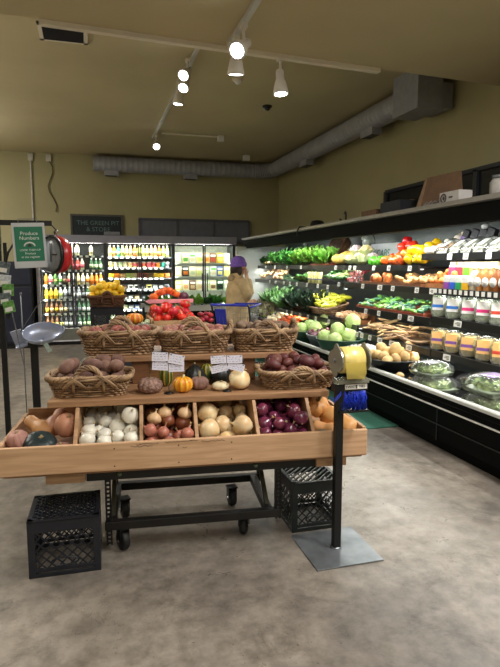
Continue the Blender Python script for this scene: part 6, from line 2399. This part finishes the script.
for s_ in (-1, 1):
    B().ell((.108, s_ * .032, 1.435), (.012, .014, .009), 10, 6).out('eye', dk, per)
    B().ell((.0, s_ * .082, 1.415), (.022, .010, .032), 10, 6).out('ear', SK, per)
    B().tube([(.112, s_ * .016, 1.455), (.112, s_ * .034, 1.461), (.104, s_ * .05, 1.455)], .004, 5).out('eyebrow', dk, per)
B().ell((.118, 0, 1.368), (.012, .026, .008), 10, 6).out('mouth', M('lips', (160, 90, 84), .5), per)
hat_m = M('hat_purple', (128, 96, 190), .85, var=.2, scale=60, bump=.4)
b = B().lathe([(.105, 0), (.112, .02), (.110, .05), (.102, .085), (.08, .118), (.045, .138), (.001, .145)], 40, (.02, 0, 1.445), fn=lambda a, q: 1 + .012 * math.cos(20 * a))
b.out('hat', hat_m, per, rot=(0, -.08, 0), loc=(.11, 0, 0))
B().lathe([(.108, 0), (.119, .006), (.121, .03), (.117, .05), (.108, .054)], 40, (.02, 0, 1.435), fn=lambda a, q: 1 + .014 * math.cos(20 * a)).out('hat_brim', hat_m, per, rot=(0, -.08, 0), loc=(.11, 0, 0))
hair_m = M('hair_dark', (46, 34, 30), .6, var=.3)
b = B()
b.ell((-.045, 0, 1.40), (.062, .088, .075), 16, 10)
b.ell((.0, -.086, 1.38), (.04, .02, .07), 10, 8)
b.ell((.0, .086, 1.38), (.04, .02, .07), 10, 8)
b.out('hair', hair_m, per)
coat_m = M('coat_beige', (190, 164, 122), .85, var=.15, scale=12, bump=.3)
b = B()
rings = [(.40, .185, .215, 0), (.6, .178, .212, 0), (.8, .168, .205, 0), (.95, .158, .196, -.005), (1.1, .15, .198, -.01), (1.2, .128, .19, -.012), (1.26, .098, .145, -.008), (1.305, .075, .09, 0), (1.345, .08, .092, .0)]
n = 32
vs, fs = [], []
for z, rx, ry, cx_ in rings:
    for k in range(n):
        a = 2 * PI * k / n
        f_ = 1 + .018 * math.sin(5 * a + z * 9) + .012 * math.sin(9 * a)
        vs.append((cx_ + rx * f_ * math.cos(a), ry * f_ * math.sin(a), z))
for i in range(len(rings) - 1):
    for k in range(n):
        l = (k + 1) % n
        fs.append((i * n + k, i * n + l, (i + 1) * n + l, (i + 1) * n + k))
b._add(vs, fs)
for nn, a in arms.items():
    s_, e_, w_ = Vector(a[0]), Vector(a[1]), Vector(a[2])
    pts = [s_ + Vector((0, .06 if nn == 'R' else -.06, .0)), s_, s_.lerp(e_, .5) + Vector((-.008, 0, 0)), e_ + Vector((-.012, 0, -.01)), e_.lerp(w_, .25), e_.lerp(w_, .6), w_]
    b.tube(pts, [.07, .085, .078, .074, .07, .064, .056], 14)
b.out('coat', coat_m, per)
b = B()
for z in (.7, .86, 1.02, 1.16):
    b.ell((.178 - .02 * (z - .7) / .4, 0, z), (.012, .014, .014), 10, 6)
b.out('buttons', M('button_dark', (70, 54, 40), .4), per)
b = B().ell((-.095, 0, 1.27), (.04, .10, .06), 14, 9)
b.out('hood', M('coat_hood', (160, 138, 102), .9, var=.2), per)
trs = M('trousers_dark', (40, 42, 52), .8)
for s_ in (-1, 1):
    n = 'R' if s_ < 0 else 'L'
    B().tube([P['hip' + n][:3], P['knee' + n][:3], (P['ankle' + n][0], P['ankle' + n][1], .1)], [.115, .082, .066], 14).out('trouser_leg', trs, per)
    B().ell((P['toe' + n][0] - .07, P['toe' + n][1] - s_ * .005, .045), (.14, .052, .045), 14, 8).out('shoe', M('shoe_dark', (36, 32, 32), .5), per)

# --------------------------------------------------------- shopping cart
yc = 6.55
hc = AtY(229, 305, yc)
ct = thing('shopping_cart', 'wire shopping cart with a blue handle in front of the person', 'shopping cart', (hc.x, yc, 0), -.55)
cwm = M('cart_wire', (120, 122, 124), .35, .8)
cblue = M('cart_blue', (34, 46, 176), .35, coat=.3)
hz = hc.z
W_ = .24
B().tube([(-W_ + .01, 0, hz), (W_ - .01, 0, hz)], .017, 12).out('handle', cblue, ct)
b = B()
for s_ in (-1, 1):
    b.tube([(s_ * (W_ - .005), 0, hz), (s_ * W_, .05, hz - .03), (s_ * W_, .10, hz - .16), (s_ * (W_ - .02), .16, hz - .45), (s_ * W_, .06, .2), (s_ * W_, .0, .13), (s_ * (W_ - .06), .8, .13)], .012, 8)
b.tube([(-W_ + .06, .8, .13), (W_ - .06, .8, .13)], .012, 8)
b.out('frame', M('cart_frame', (62, 62, 66), .4, .6), ct)
b = B()
zt_, zb_ = hz - .04, hz - .42
yb0, yb1, yt0, yt1 = .16, .72, .08, .86


def cbp(u, v, q):      # u -1..1 across, v 0..1 along, q 0 bottom..1 top
    w_ = (W_ - .05 - .05 * v) * (1 - q) + (W_ - .02 - .04 * v) * q
    return (u * w_, (yb0 + (yb1 - yb0) * v) * (1 - q) + (yt0 + (yt1 - yt0) * v) * q, zb_ * (1 - q) + (zt_ - .05 * (1 - 0) * 0) * q)


for q in np.linspace(0, 1, 7):
    for s_ in (-1, 1):
        b.tube([cbp(s_, v, q) for v in (0, .5, 1)], .0022 if q < 1 else .005, 5)
    b.tube([cbp(u, 1, q) for u in (-1, 0, 1)], .0022 if q < 1 else .005, 5)
for v in np.linspace(0, 1, 14):
    for s_ in (-1, 1):
        b.tube([cbp(s_, v, 0), cbp(s_, v, 1)], .002, 5)
    b.tube([cbp(-1, v, 0), cbp(1, v, 0)], .002, 5)
for u in np.linspace(-1, 1, 10):
    b.tube([cbp(u, 1, 0), cbp(u, 1, 1)], .002, 5)
    b.tube([cbp(u, 0, 0), cbp(u, 1, 0)], .002, 5)
    b.tube([cbp(u, 0, 0), cbp(u, 0, 1)], .002, 5)
b.out('basket', cwm, ct, kind='stuff')
B().prism([(.07, hz - .06), (.075, hz - .055), (.16, hz - .30), (.15, hz - .30)], 'x', -W_ + .03, -W_ + .17).out('seat_flap', cblue, ct)
b = B()
b.tube([cbp(1.03, .12, 1), cbp(1.03, 1, 1), cbp(-1.03, 1, 1)], .012, 8)
b.out('rim_bumper', cblue, ct)
for x, y in ((-W_, .02), (W_, .02), (-W_ + .08, .8), (W_ - .08, .8)):
    f = B().bb(x - .018, x - .012, y - .015, y + .015, .05, .125).bb(x + .012, x + .018, y - .015, y + .015, .05, .125).out('caster', greymet, ct)
    B().lathe([(.012, -.011), (.05, -.011), (.052, 0), (.05, .011), (.012, .011)], 20, (x, y, .053), axis='x').out('wheel', cast, f)
